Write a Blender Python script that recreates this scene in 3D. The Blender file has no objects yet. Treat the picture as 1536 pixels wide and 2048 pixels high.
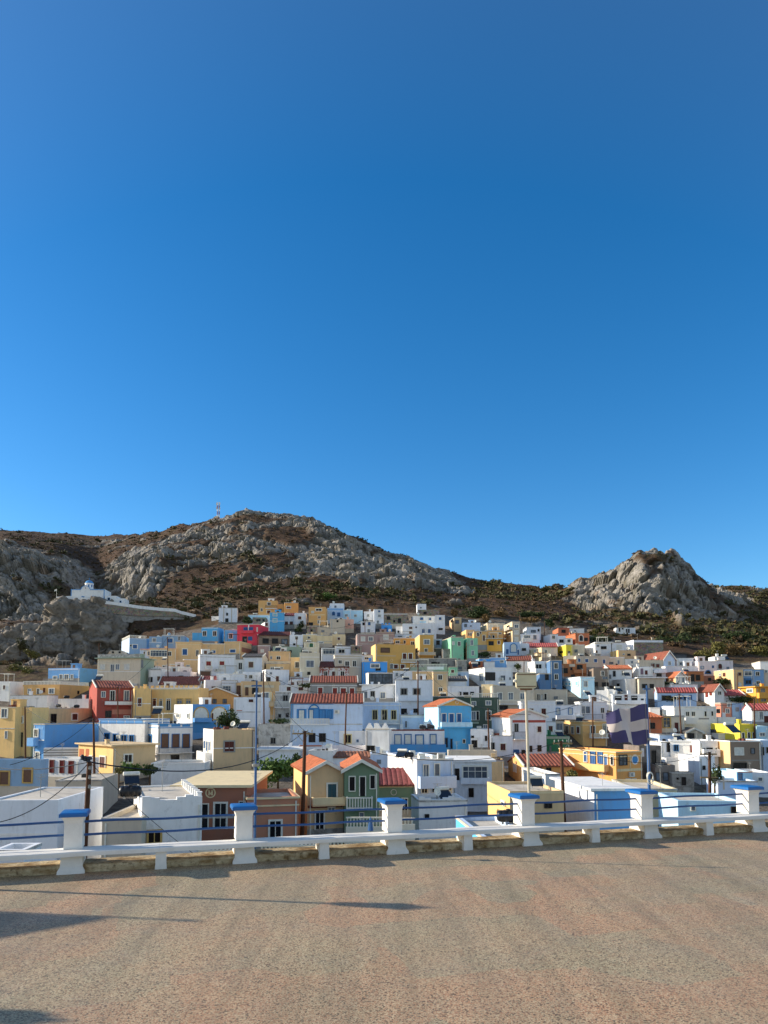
import bpy, math, random
import numpy as np
from mathutils import Vector, Matrix
random.seed(7)
RNG = np.random.default_rng(11)
S = bpy.context.scene
COL = S.collection
PI = math.pi

# ------------------------------------------------------------------ camera
F_PX, W_PX, H_PX = 1420.0, 1536.0, 2048.0
PITCH = math.radians(4.0)
HORIZ = 1422.0
PPY = HORIZ - F_PX * math.tan(PITCH)
ZC = 2.9
cam = bpy.data.cameras.new('camera'); cam_o = bpy.data.objects.new('camera', cam); COL.objects.link(cam_o)
cam.sensor_fit = 'HORIZONTAL'; cam.sensor_width = 36.0
cam.lens = 36.0 * F_PX / W_PX
cam.shift_y = (PPY - H_PX / 2) / W_PX
cam.clip_start = 0.1; cam.clip_end = 6000
cam_o.location = (0, 0, ZC); cam_o.rotation_euler = (PI / 2 + PITCH, 0, 0)
S.camera = cam_o

def ray(px, py):
    a = (px - W_PX / 2) / F_PX; b = (PPY - py) / F_PX
    return (a, math.cos(PITCH) - b * math.sin(PITCH), math.sin(PITCH) + b * math.cos(PITCH))
def at(px, py, Y):
    d = ray(px, py); k = Y / d[1]
    return Vector((d[0] * k, Y, ZC + d[2] * k))
def ground0(px, py, z=0.0):
    d = ray(px, py); k = (z - ZC) / d[2]
    return Vector((d[0] * k, d[1] * k, z))
YT = [(1150, 262), (1190, 245), (1210, 232), (1240, 216), (1280, 197), (1320, 179), (1360, 163), (1400, 149), (1440, 136),
      (1480, 124), (1520, 112), (1560, 100), (1600, 88), (1650, 70), (1700, 52), (1740, 40), (1800, 30)]
def Yf(py): return float(np.interp(py, [a for a, b in YT], [b for a, b in YT]))
ZT_Y = [b for a, b in YT][::-1]; ZT_Z = [at(768, a, b).z for a, b in YT][::-1]

# ------------------------------------------------------------------ mesh helpers
class MB:
    def __init__(s): s.v = []; s.f = []; s.m = []
    def poly(s, pts, m=0):
        i = len(s.v); s.v += [tuple(p) for p in pts]; s.f.append(tuple(range(i, i + len(pts)))); s.m.append(m)
    def hexa(s, p, m=0, skip=()):
        i = len(s.v); s.v += [tuple(q) for q in p]
        for k, f in enumerate(((3, 2, 1, 0), (4, 5, 6, 7), (0, 1, 5, 4), (1, 2, 6, 5), (2, 3, 7, 6), (3, 0, 4, 7))):
            if k not in skip: s.f.append(tuple(i + j for j in f)); s.m.append(m)
    def box(s, x0, x1, y0, y1, z0, z1, m=0, skip=()):
        s.hexa([(x0, y0, z0), (x1, y0, z0), (x1, y1, z0), (x0, y1, z0), (x0, y0, z1), (x1, y0, z1), (x1, y1, z1), (x0, y1, z1)], m, skip)
    def fbox(s, fr, u0, u1, n0, n1, z0, z1, m=0):      # box in a face frame (origin, u, n)
        (ox, oy), (ux, uy), (nx, ny) = fr
        P = lambda u, n, z: (ox + ux * u + nx * n, oy + uy * u + ny * n, z)
        q = [P(u0, n0, z0), P(u1, n0, z0), P(u1, n1, z0), P(u0, n1, z0), P(u0, n0, z1), P(u1, n0, z1), P(u1, n1, z1), P(u0, n1, z1)]
        if (ux * ny - uy * nx) < 0: q = [q[1], q[0], q[3], q[2], q[5], q[4], q[7], q[6]]
        s.hexa(q, m)
    def tube(s, a, b, r0, r1=None, n=8, cap=True):
        r1 = r0 if r1 is None else r1
        a = Vector(a); b = Vector(b); d = (b - a).normalized()
        t = Vector((0, 0, 1)) if abs(d.z) < .9 else Vector((1, 0, 0))
        e = d.cross(t).normalized(); g = d.cross(e)
        i = len(s.v)
        for c, r in ((a, r0), (b, r1)):
            for k in range(n):
                w = 2 * PI * k / n; s.v.append(tuple(c + e * (r * math.cos(w)) + g * (r * math.sin(w))))
        for k in range(n):
            j = (k + 1) % n; s.f.append((i + k, i + j, i + n + j, i + n + k)); s.m.append(0)
        if cap:
            s.f.append(tuple(i + k for k in range(n))[::-1]); s.m.append(0)
            s.f.append(tuple(i + n + k for k in range(n))); s.m.append(0)
    def path(s, pts, r, n=5):
        for a, b in zip(pts, pts[1:]): s.tube(a, b, r, n=n, cap=False)
    def lathe(s, prof, n=20, c=(0, 0, 0)):
        i = len(s.v)
        for r, z in prof:
            for k in range(n):
                w = 2 * PI * k / n; s.v.append((c[0] + r * math.cos(w), c[1] + r * math.sin(w), c[2] + z))
        for j in range(len(prof) - 1):
            for k in range(n):
                l = (k + 1) % n
                s.f.append((i + j * n + k, i + j * n + l, i + (j + 1) * n + l, i + (j + 1) * n + k)); s.m.append(0)
    def build(s, name, mats, parent=None, smooth=False):
        me = bpy.data.meshes.new(name); me.from_pydata(s.v, [], s.f)
        if not isinstance(mats, (list, tuple)): mats = [mats]
        for m in mats: me.materials.append(m)
        if len(mats) > 1: me.polygons.foreach_set('material_index', s.m)
        if smooth: me.polygons.foreach_set('use_smooth', [True] * len(s.f))
        me.update()
        o = bpy.data.objects.new(name, me); COL.objects.link(o)
        if parent: o.parent = parent
        return o
def empty(name, loc, rz=0):
    o = bpy.data.objects.new(name, None); COL.objects.link(o); o.location = loc; o.rotation_euler = (0, 0, rz); o.empty_display_size = .3
    return o
def tag(o, label=None, cat=None, group=None, kind=None):
    if label: o['label'] = label
    if cat: o['category'] = cat
    if group: o['group'] = group
    if kind: o['kind'] = kind
    return o
def copy_tree(o, parent=None):
    c = o.copy(); COL.objects.link(c); c.parent = parent
    for ch in list(o.children): copy_tree(ch, c)
    return c

# ------------------------------------------------------------------ materials
def lin(h):
    c = [int(h[i:i + 2], 16) / 255 for i in (0, 2, 4)]
    return tuple(x / 12.92 if x <= .04045 else ((x + .055) / 1.055) ** 2.4 for x in c)
class NT:
    def __init__(s, name):
        s.m = bpy.data.materials.new(name); s.m.use_nodes = True; s.t = s.m.node_tree
        s.b = s.t.nodes['Principled BSDF']; s.pos = None
    def n(s, typ, **k):
        x = s.t.nodes.new(typ)
        for a, v in k.items(): setattr(x, a, v)
        return x
    def l(s, a, b): s.t.links.new(a, b)
    def coord(s, scale=(1, 1, 1), rot=(0, 0, 0), obj=False):
        if s.pos is None:
            s.pos = s.n('ShaderNodeTexCoord').outputs['Object'] if obj else s.n('ShaderNodeNewGeometry').outputs['Position']
        mp = s.n('ShaderNodeMapping'); mp.inputs['Scale'].default_value = scale; mp.inputs['Rotation'].default_value = rot
        s.l(s.pos, mp.inputs['Vector']); return mp.outputs[0]
    def noise(s, scale, detail=4, rough=.6, vec=None, out='Fac', dist=0):
        x = s.n('ShaderNodeTexNoise'); x.inputs['Scale'].default_value = scale; x.inputs['Detail'].default_value = detail
        x.inputs['Roughness'].default_value = rough; x.inputs['Distortion'].default_value = dist
        s.l(vec if vec is not None else s.coord(), x.inputs['Vector']); return x.outputs[out]
    def vor(s, scale, vec=None, out='Distance', feature='F1', metric='EUCLIDEAN', rnd=1):
        x = s.n('ShaderNodeTexVoronoi'); x.feature = feature; x.distance = metric; x.inputs['Scale'].default_value = scale
        x.inputs['Randomness'].default_value = rnd
        s.l(vec if vec is not None else s.coord(), x.inputs['Vector']); return x.outputs[out]
    def ramp(s, fac, stops, interp='LINEAR'):
        r = s.n('ShaderNodeValToRGB'); e = r.color_ramp.elements; r.color_ramp.interpolation = interp
        for i, (p, c) in enumerate(stops):
            if i > 1: e.new(p)
            e[i].position = p; e[i].color = (c, c, c, 1) if isinstance(c, (int, float)) else (*c, 1)
        s.l(fac, r.inputs[0]); return r.outputs[0]
    def mix(s, fac, a, b, mode='MIX'):
        x = s.n('ShaderNodeMix'); x.data_type = 'RGBA'; x.blend_type = mode
        for v, i in ((fac, 0), (a, 6), (b, 7)):
            if isinstance(v, (int, float)): x.inputs[i].default_value = v
            elif isinstance(v, tuple): x.inputs[i].default_value = (*v, 1)
            else: s.l(v, x.inputs[i])
        return x.outputs[2]
    def math(s, op, a, b=0.0):
        x = s.n('ShaderNodeMath'); x.operation = op
        for i, v in enumerate((a, b)):
            if isinstance(v, (int, float)): x.inputs[i].default_value = v
            else: s.l(v, x.inputs[i])
        return x.outputs[0]
    def bump(s, h, strength=.3, dist=.05):
        x = s.n('ShaderNodeBump'); x.inputs['Strength'].default_value = strength; x.inputs['Distance'].default_value = dist
        s.l(h, x.inputs['Height']); s.l(x.outputs[0], s.b.inputs['Normal'])
    def base(s, c):
        if isinstance(c, tuple): s.b.inputs['Base Color'].default_value = (*c, 1)
        else: s.l(c, s.b.inputs['Base Color'])
    def rough(s, v, spec=.3, metal=0):
        s.b.inputs['Roughness'].default_value = v; s.b.inputs['Specular IOR Level'].default_value = spec; s.b.inputs['Metallic'].default_value = metal
        return s.m
def mul(c, k): return tuple(min(1, x * k) for x in c)
def blend(a, b, k): return tuple(x * (1 - k) + y * k for x, y in zip(a, b))

PAL = dict(white='ECE9E3', palewhite='E4E6E9', oldwhite='DCD8CE', cream='E4D4A8', creampale='DBD5BD', sand='D9BE92', peach='E6C48E',
    ochre='DFB06A', ochrelight='E2C492', mustard='D9AA56', amber='E6A832', yellow='EAC57E', lemon='F2DC1C', orange='E8A858', tan='D6BE92',
    taupe='8F8072', greige='C6BFAF', beige='D9D1BC', grey='9B9790', skyblue='72AEE6', cyan='52B4E8', azure='3CA0F0', blue='5C9EDA',
    paleblue='C0D4EC', palecyan='B4DEF2', bluegrey='8CAECC', navy='567CA4', steelblue='7CA6D0', green='70896C', dkgreen='485C4E', green2='2F7A52',
    mint='88CCA2', sage='9AAA94', mauve='AA9494', salmon='D08A74', brickorange='C47450', terracotta='C07A48', brown='A8705A', brown2='BC8266',
    red='AC5248', crimson='DA3A56', pinkwhite='EADAD6', salmonpink='E0B2A2', stone='9C9282', concrete='A8A49C', rust='8A4A32', ruin='908680',
    bluewhite='B0CCE8', clay='B86A44', maroon='7C3A38', trimblue='4290CC', mustardsoft='E0B458')
MATS = {}
def wallmat(k):
    if k in MATS: return MATS[k]
    n = NT('plaster_' + k); c = lin(PAL[k]); g_ = .3 * c[0] + .6 * c[1] + .1 * c[2]; c = blend(c, (g_, g_, g_), .1); warm = c[0] > c[2] * 1.25; c = (min(.9, c[0] * 1.06), c[1] * .99, c[2] * .9) if warm else (min(.92, c[0] * 1.04), min(.92, c[1] * 1.04), min(.94, c[2] * 1.02))
    worn = k in ('oldwhite', 'ruin', 'stone', 'concrete')
    a = n.noise(.35, 5, .65); b = n.noise(1.0, 6, .7, n.coord((1.6, 1.6, .28)))
    st = n.ramp(b, [(.46, 0), (.66, 1)])
    dirt = blend(c, lin('8A8070'), .55)
    x = n.mix(n.math('MULTIPLY', st, .85 if worn else .55), c, dirt)
    x = n.mix(n.ramp(a, [(.35, 0), (.7, 1)]), x, mul(c, 1.06) if not worn else blend(c, lin('6E6458'), .5))
    if worn:
        p = n.ramp(n.noise(.9, 8, .75, dist=.6), [(.5, 0), (.56, 1)])
        x = n.mix(n.math('MULTIPLY', p, .75), x, blend(c, lin('5C554C'), .75))
    else:
        p = n.ramp(n.noise(.55, 7, .75, dist=.5), [(.6, 0), (.63, 1)]); x = n.mix(n.math('MULTIPLY', p, .38), x, blend(mul(c, .8), lin('A89C8C'), .4))
        q_ = n.ramp(n.noise(2.6, 6, .75, n.coord((1, 1, .35))), [(.6, 0), (.7, 1)]); x = n.mix(n.math('MULTIPLY', q_, .3), x, lin('6A6054'))
    if k == 'stone':
        v = n.vor(2.2, n.coord((1, 1, 1.6)), 'Color'); x = n.mix(.35, x, v, 'SOFT_LIGHT')
    n.base(x); n.bump(n.noise(6, 4, .6), .25, .04)
    MATS[k] = n.rough(.9, .2); return MATS[k]
def plain(name, hexc, rough=.6, spec=.4, metal=0, var=.15, scale=3):
    if name in MATS: return MATS[name]
    n = NT(name); c = lin(hexc); c = (c[0] * 1.04, c[1], c[2] * .86)
    n.base(n.mix(n.ramp(n.noise(scale, 5), [(.3, 0), (.7, 1)]), mul(c, 1 - var), mul(c, 1 + var * .5)))
    MATS[name] = n.rough(rough, spec, metal); return MATS[name]
def peeling():
    if 'peeling' in MATS: return MATS['peeling']
    n = NT('peeling_plaster')
    f = n.ramp(n.noise(1.1, 8, .7, dist=1.0), [(.49, 0), (.53, 1)])
    n.base(n.mix(f, lin('DEDAD4'), lin('A05848'))); MATS['peeling'] = n.rough(.9, .2); return MATS['peeling']
PAL['peeling'] = 'DEDAD4'; peeling()
def tilemat(k, hexc):
    key = 'tiles_' + k
    if key in MATS: return MATS[key]
    n = NT(key); c = lin(hexc)
    v = n.vor(3.2, None, 'Color'); g = n.n('ShaderNodeRGBToBW'); n.l(v, g.inputs[0])
    x = n.mix(g.outputs[0], mul(c, .72), mul(c, 1.2))
    x = n.mix(n.ramp(n.noise(.8, 6, .7), [(.45, 0), (.75, .6)]), x, blend(c, lin('6A4C40'), .6))
    n.base(x); n.bump(n.noise(9), .3, .03); MATS[key] = n.rough(.85, .2); return MATS[key]
TILE = dict(t='985A48', o='CA7852', m='70443E', p='BC625C', b='966650', k='6E6A64', c='864A48')
def glassmat(key, hexc, r=.12):
    if key in MATS: return MATS[key]
    n = NT(key); c = lin(hexc)
    n.base(n.mix(n.ramp(n.noise(.9, 2), [(.42, 0), (.6, 1)]), mul(c, .6), c)); MATS[key] = n.rough(r, .25); return MATS[key]
PANE = {'k': glassmat('dark_glass_and_opening_shade', '1C1B1F', .25), 'g': glassmat('curtained_window_glass', '7C8894', .2), 'G': glassmat('veranda_glass', '586470', .1),  # the dark pane also stands in for the shade inside garages and loggias
    'r': plain('brown_shutter', '5C2E26', .7), 'R': plain('red_shutter', '8C342C', .7), 'b': plain('blue_shutter', '2A5E9E', .6), 'B': plain('wooden_roller_blind', '6E5244', .7),
    'v': plain('green_shutter', '2C6448', .7), 'c': plain('cyan_shutter', '8CCBEA', .7), 'w': plain('white_shutter', 'D8DCE0', .7), 'T': plain('teal_shutter', '305868', .7),
    'p': plain('mauve_shutter', '8A7488', .7), 'y': plain('ochre_shutter', 'C0A060', .7)}
FRAME = {'w': plain('white_frame', 'E6E6E4', .7), 'k': plain('dark_frame', '3A3834', .7), 'b': plain('blue_frame', '2F70B0', .6), 'g': plain('grey_frame', '9A9C9E', .7),
    'r': plain('brown_frame', '6A382E', .7), 'y': plain('ochre_frame', 'C8A868', .8), 'c': plain('cream_frame', 'D8CCA4', .8), 'B': plain('bright_blue_surround', '2878C0', .7), 'v': plain('green_frame', '4C7C60', .7), 'p': plain('mauve_frame', '8A7488', .7)}
WHITE_PAINT = plain('white_masonry_paint', 'EAE5DA', .75, .3, 0, .06)
ROOFC = None
def roofmat():
    global ROOFC
    if ROOFC: return ROOFC
    n = NT('weathered_flat_roof'); a = n.noise(.5, 7, .7); b = n.noise(2.2, 6, .7)
    x = n.mix(n.ramp(a, [(.35, 0), (.65, 1)]), lin('D8CEBC'), lin('B0A697')); x = n.mix(n.ramp(b, [(.55, 0), (.7, .55)]), x, lin('7C7468'))
    n.base(x); n.bump(b, .2, .03); ROOFC = n.rough(.92, .2); return ROOFC
METAL_DK = plain('dark_iron', '2E3034', .5, .5)
METAL_BL = plain('blue_iron', '22569E', .5, .5)
WOOD_POLE = None
# ------------------------------------------------------------------ houses
def corr_roof(mb, e0, e1, r0, r1, per=.52, amp=.1):
    """tile sheet: eave line e0->e1, ridge line r0->r1, rows of rounded tiles running from eave to ridge"""
    e0, e1, r0, r1 = map(Vector, (e0, e1, r0, r1))
    n = max(2, int((e1 - e0).length / per)); up = (e1 - e0).cross(r0 - e0).normalized()
    if up.z < 0: up = -up
    prof = [(0, 0), (.25, .8), (.5, 1), (.75, .8)]
    ts = [((i + p) / n, h) for i in range(n) for p, h in prof] + [(1, 0)]
    rows = 1
    base = len(mb.v)
    for t, h in ts:
        a = e0.lerp(e1, t); b = r0.lerp(r1, t)
        for q in (a, b): mb.v.append(tuple(q + up * (h * amp)))
    for k in range(len(ts) - 1):
        i = base + 2 * k; f = (i, i + 2, i + 3, i + 1)
        mb.f.append(f); mb.m.append(0)
    # underside slab
    for (p, q, s_, t_) in ((e0, e1, r1, r0),):
        d = -up * .14
        mb.poly([p + d, r0 + d, r1 + d, q + d]); mb.poly([p, p + d, q + d, q]); mb.poly([p, r0, r0 + d, p + d]); mb.poly([q, q + d, r1 + d, r1])

HOUSES = []
class House: pass
def line_hit(P, d, r):        # P + s d = k r (2-D) -> s
    det = d[0] * (-r[1]) + r[0] * d[1]
    return (-(P[0]) * (-r[1]) + (-(r[0])) * (P[1])) / det if abs(det) > 1e-9 else 8.0
def build_house(mode, xs, yt, yb, cols, feats, label, name='house'):
    fd = {}
    for t in feats:
        k, _, v = t.partition(':'); fd.setdefault(k, []).append(v)
    get = lambda k, d=None: fd[k][0] if k in fd else d
    Y = float(get('Y', Yf(yb)))
    if 'G' in fd:
        for y_ in range(150, 330):
            p_ = at(sum(xs) / len(xs), yb, y_)
            if p_.z <= ground_z(p_.x, p_.y) + .1: Y = y_; break
    if mode == 'F': xa, xb = xs; pc = xa
    elif mode == 'L': xl, xa, xb = xs; pc = xa
    else: xa, xb, xr = xs; pc = xb
    P = at(pc, yb, Y); rho = math.atan2(P.x, P.y)
    ext = float(get('e', 3.5))
    def side_len(psi, px):
        d2 = (-math.sin(psi), math.cos(psi)); return line_hit((P.x, P.y), d2, ray(px, yb)[:2])
    if mode == 'F':
        psi = math.radians(float(get('y'))) if 'y' in fd else max(math.radians(-5), min(math.radians(9), -rho * .6)) + math.radians(random.uniform(-3, 3))
        D = float(get('D', max(4.0, min(8.0, 2.2 / max(.1, abs(math.sin(rho + psi)))))))
    else:
        px = xl if mode == 'L' else xr
        cand = [float(get('y'))] if 'y' in fd else ([5, 0, 10, -5, 15, 20, 25, 30, 36, 42, 48] if mode == 'L' else [-10, -5, -15, 0, -20, -26, -32, -38, -45, 5, 10])
        best = None
        for c in cand:
            s_ = side_len(math.radians(c), px)
            if s_ <= .5: continue
            sc = 0 if 4.2 <= s_ <= 12 else (4.2 - s_ if s_ < 4.2 else s_ - 12)
            if best is None or sc < best[0] - 1e-6: best = (sc, c, s_)
        if best is None: best = (0, cand[0], 6.0)
        psi = math.radians(best[1]); D = min(16, max(2.0, best[2])) if 'D' not in fd else float(get('D'))
    d1 = (math.cos(psi), math.sin(psi)); d2 = (-math.sin(psi), math.cos(psi))
    if mode == 'R':
        Wd = abs(line_hit((P.x, P.y), (-d1[0], -d1[1]), ray(xa, yb)[:2])); O = Vector((P.x - d1[0] * Wd, P.y - d1[1] * Wd, P.z))
    else:
        Wd = abs(line_hit((P.x, P.y), d1, ray(xb, yb)[:2])); O = P.copy()
    Wd = max(1.2, min(40, Wd))
    H = at(pc, yt, Y).z - P.z
    root = empty(name, O, psi); tag(root, label, name.replace('_', ' '))
    h = House(); h.root = root; h.W = Wd; h.D = D; h.H = H; h.O = O; h.psi = psi; h.Y = Y; h.label = label; HOUSES.append(h)
    cw = cols[0]; cs = cols[1] if len(cols) > 1 else cw  # second colour often paints a lighter, sunlit tone into the side wall
    mw = wallmat(cw); ms = wallmat(cs)
    faces = {'f': ((0, 0), (1, 0), (0, -1)), 'l': ((0, 0), (0, 1), (-1, 0)), 'r': ((Wd, 0), (0, 1), (1, 0))}
    def hit(face, px, py):
        (ox, oy), u, nn = faces[face]
        wo = (O.x + d1[0] * ox + d2[0] * oy, O.y + d1[1] * ox + d2[1] * oy)
        wu = (d1[0] * u[0] + d2[0] * u[1], d1[1] * u[0] + d2[1] * u[1])
        r = ray(px, py); s_ = line_hit(wo, wu, r[:2])
        yy = wo[1] + wu[1] * s_; k = yy / r[1]
        return s_, ZC + r[2] * k - O.z
    def face_of(px):
        if mode == 'L' and px < xa: return 'l'
        if mode == 'R' and px > xb: return 'r'
        return 'f'
    # walls -------------------------------------------------
    pitched = 'g' in fd or 'r' in fd or 'h' in fd
    mb = MB(); z0 = -ext
    mb.poly([(0, 0, z0), (Wd, 0, z0), (Wd, 0, H), (0, 0, H)], 0); mb.poly([(Wd, D, z0), (0, D, z0), (0, D, H), (Wd, D, H)], 0)
    mb.poly([(0, D, z0), (0, 0, z0), (0, 0, H), (0, D, H)], 1); mb.poly([(Wd, 0, z0), (Wd, D, z0), (Wd, D, H), (Wd, 0, H)], 1 if mode != 'L' else 0)
    pt, pd = .22, float(get('k', .3))
    if not pitched:
        W2, D2 = Wd - pt, D - pt
        for a, b in ((((0, 0), (Wd, 0)), ((pt, pt), (W2, pt))), (((Wd, 0), (Wd, D)), ((W2, pt), (W2, D2))), (((Wd, D), (0, D)), ((W2, D2), (pt, D2))), (((0, D), (0, 0)), ((pt, D2), (pt, pt)))):
            mb.poly([(*a[0], H), (*a[1], H), (*b[1], H), (*b[0], H)], 0)
            mb.poly([(*b[0], H), (*b[1], H), (*b[1], H - pd), (*b[0], H - pd)], 0)
    if 'z' in fd:
        t = .4; fr = faces['f']
        zt = get('z') or 'c'
        n = max(3, int(Wd / (1.0 if zt == 'c' else (.55 if zt == 's' else 1.7))))
        st = Wd / n
        for i in range(n):
            if zt == 'c': mb.fbox(fr, i * st + .05, i * st + st * .55, -t, -.003, H, H + .45)
            elif zt == 's':
                hh = (.32, .2, .04, .04, .2)[i % 5]; mb.fbox(fr, i * st + .003, (i + 1) * st - .003, -t, -.003, H, H + hh)
            else:
                x0, x1, xm = i * st, (i + 1) * st, (i + .5) * st
                mb.hexa([(x0, .003, H), (x1, .003, H), (x1, t, H), (x0, t, H), (xm - .1, .003, H + .9), (xm + .1, .003, H + .9), (xm + .1, t, H + .9), (xm - .1, t, H + .9)])
    if 'x' in fd:
        fr = faces['r']; i = .3
        while i < D - .3: mb.fbox(fr, i, i + .3, -.3, -.004, H, H + .4); mb.fbox(fr, i - .05, i + .35, -.33, .03, H + .402, H + .47); i += 1.15
    mg = None
    if 'g' in fd:
        a = get('g').split(','); yr = float(a[0]); zr = at((xa + xb) / 2, yr, Y).z - O.z
        mg = wallmat(a[2]) if len(a) > 2 else None
        gi = 2 if mg else 0
        mb.poly([(0, 0, H), (Wd, 0, H), (Wd / 2, 0, zr)], gi); mb.poly([(Wd, D, H), (0, D, H), (Wd / 2, D, zr)], gi)
    if 'r' in fd:
        a = get('r').split(','); yr = float(a[0]); depth = D if len(a) < 3 else float(a[2])
        # ridge at the back third so that the sheet reads at the height the picture shows
        zr = at((xa + xb) / 2, yr, Y + D * .5).z - O.z; zr = min(max(zr, H + .35), H + D * .42)
        mb.poly([(0, D, H), (0, 0, H), (0, D / 2, zr)], 1); mb.poly([(Wd, 0, H), (Wd, D, H), (Wd, D / 2, zr)], 1)
    mb.build('wall', [mw, ms] + ([mg] if mg else []), root)
    # roofs -------------------------------------------------
    ov = .3
    if 'g' in fd:
        m = MB(); tk = get('g').split(',')[1]; sl = (zr - H) / (Wd / 2); dz = sl * ov
        corr_roof(m, (-ov, D + ov, H - dz + .06), (-ov, -ov, H - dz + .06), (Wd / 2, D + ov, zr + .06), (Wd / 2, -ov, zr + .06))
        corr_roof(m, (Wd + ov, -ov, H - dz + .06), (Wd + ov, D + ov, H - dz + .06), (Wd / 2, -ov, zr + .06), (Wd / 2, D + ov, zr + .06))
        rf = m.build('roof', tilemat(tk, TILE[tk]), root)
        t = MB()
        for sgn in (0, 1):
            x0, x1 = (-ov, Wd / 2) if sgn == 0 else (Wd + ov, Wd / 2)
            q = [(x0, -ov - .12, H - dz - .16), (x1, -ov - .12, zr - .16), (x1, -ov, zr - .16), (x0, -ov, H - dz - .16), (x0, -ov - .12, H - dz + .14), (x1, -ov - .12, zr + .14), (x1, -ov, zr + .14), (x0, -ov, H - dz + .14)]
            t.hexa(q)
        t.build('verge', FRAME['w'], rf)
    elif 'r' in fd:
        m = MB(); tk = get('r').split(',')[1]; sl = (zr - H) / (D / 2); dz = sl * ov
        corr_roof(m, (-.1, -ov, H - dz + .06), (Wd + .1, -ov, H - dz + .06), (-.1, D / 2, zr + .06), (Wd + .1, D / 2, zr + .06))
        corr_roof(m, (Wd + .1, D + ov, H - dz + .06), (-.1, D + ov, H - dz + .06), (Wd + .1, D / 2, zr + .06), (-.1, D / 2, zr + .06))
        rf = m.build('roof', tilemat(tk, TILE[tk]), root)
        t = MB()
        for x in (-.28, Wd + .102):
            q = [(x, -ov, H - dz), (x + .18, -ov, H - dz), (x + .18, D / 2, zr), (x, D / 2, zr), (x, -ov, H - dz + .26), (x + .18, -ov, H - dz + .26), (x + .18, D / 2, zr + .26), (x, D / 2, zr + .26)]
            t.hexa(q)
        t.build('verge', FRAME['w'], rf)
    elif 'h' in fd:
        a = get('h').split(','); tk = a[1]; zr = H + max(.6, at((xa + xb) / 2, float(a[0]), Y + D * .4).z - O.z - H)
        zr = min(zr, H + 2.2); m = MB(); i = min(D, Wd) / 2
        x0, x1 = (i, Wd - i) if Wd > D else (Wd / 2 - .1, Wd / 2 + .1)
        corr_roof(m, (-ov, -ov, H), (Wd + ov, -ov, H), (x0, D / 2, zr), (x1, D / 2, zr)); corr_roof(m, (Wd + ov, D + ov, H), (-ov, D + ov, H), (x1, D / 2, zr), (x0, D / 2, zr))
        corr_roof(m, (-ov, D + ov, H), (-ov, -ov, H), (x0, D / 2 + .01, zr), (x0, D / 2 - .01, zr)); corr_roof(m, (Wd + ov, -ov, H), (Wd + ov, D + ov, H), (x1, D / 2 - .01, zr), (x1, D / 2 + .01, zr))
        m.build('roof', tilemat(tk, TILE[tk]), root)
    else:
        m = MB(); m.poly([(pt, pt, H - pd + .01), (Wd - pt, pt, H - pd + .01), (Wd - pt, D - pt, H - pd + .01), (pt, D - pt, H - pd + .01)])
        m.build('roof', roofmat(), root)
    if 'S' in fd:
        m = MB(); m.box(-.5, Wd + .5, -.55, D + .3, H + .003, H + .22); m.build('roof_slab', wallmat(get('S') or cw), root)
    if 'c' in fd:
        m = MB(); c = get('c'); o_ = .13; hb = .3
        for z, oo, hh in ((H - .02, o_, .14), (H - .62, .07, .12)):
            m.fbox(faces['f'], -oo, Wd + oo, 0.002, oo, z - hh, z); m.fbox(faces['l'], 0.003, D, 0.002, oo, z - hh, z); m.fbox(faces['r'], 0.003, D, 0.002, oo, z - hh, z)
        m.build('cornice', wallmat(c), root)
    if 'q' in fd:
        m = MB(); c = get('q') or 'w'
        for fk in (('f', 'l') if mode == 'L' else (('f', 'r') if mode == 'R' else ('f',))):
            L = Wd if fk == 'f' else D; fr = faces[fk]
            m.fbox(fr, 0.003, L - .003, -.16, -.04, H + .66, H + .78); k = 0.0
            while k < L - .12: m.fbox(fr, k + .06, k + .16, -.14, -.05, H + .003, H + .66); k += .34
        m.build('roof_balustrade', FRAME[c], root)
    # openings ---------------------------------------------
    def opening(v, kind):
        a = v.split(','); x, y, w, hh = map(float, a[:4]); st = a[4] if len(a) > 4 else 'kw'
        fk = face_of(x); fr = faces[fk]
        s0, _ = hit(fk, x - w / 2, y); s1, _ = hit(fk, x + w / 2, y)
        _, zt = hit(fk, x, y - hh / 2); _, zb = hit(fk, x, y + hh / 2)
        if s1 < s0: s0, s1 = s1, s0
        L = Wd if fk == 'f' else D
        s0 = max(.05, s0); s1 = min(L - .05, s1); zt = min(zt, H - .08)
        if s1 - s0 < .25 or zt - zb < .25: return
        ft = max(.06, min(.2, (s1 - s0) * .13))
        thin = st[1] == st[0] or st[1] == 'k'
        if thin: ft *= .5
        m = MB(); ar = kind == 'a'
        zs = zt - (s1 - s0) / 2 * (1 if ar else 0)
        m.fbox(fr, s0, s0 + ft, .002, .12, zb, zs); m.fbox(fr, s1 - ft, s1, .002, .12, zb, zs)
        if ar:
            r = (s1 - s0) / 2; c = (s0 + s1) / 2; (ox, oy), (ux, uy), (nx, ny) = fr
            Pt = lambda rr, w_, n_: (ox + ux * (c + rr * math.cos(w_)) + nx * n_, oy + uy * (c + rr * math.cos(w_)) + ny * n_, zs + rr * math.sin(w_))
            for i in range(12):
                w0, w1 = PI * i / 12, PI * (i + 1) / 12
                m.poly([Pt(r - ft, w0, .085), Pt(r, w0, .085), Pt(r, w1, .085), Pt(r - ft, w1, .085)]); m.poly([Pt(r, w0, .085), Pt(r, w0, .002), Pt(r, w1, .002), Pt(r, w1, .085)])
                m.poly([Pt(r - ft, w0, .002), Pt(r - ft, w0, .085), Pt(r - ft, w1, .085), Pt(r - ft, w1, .002)])
        else: m.fbox(fr, s0 + ft, s1 - ft, .002, .12, zt - ft, zt)
        if kind != 'd' : m.fbox(fr, s0 + ft, s1 - ft, .002, .17, zb, zb + ft * .8)
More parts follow.
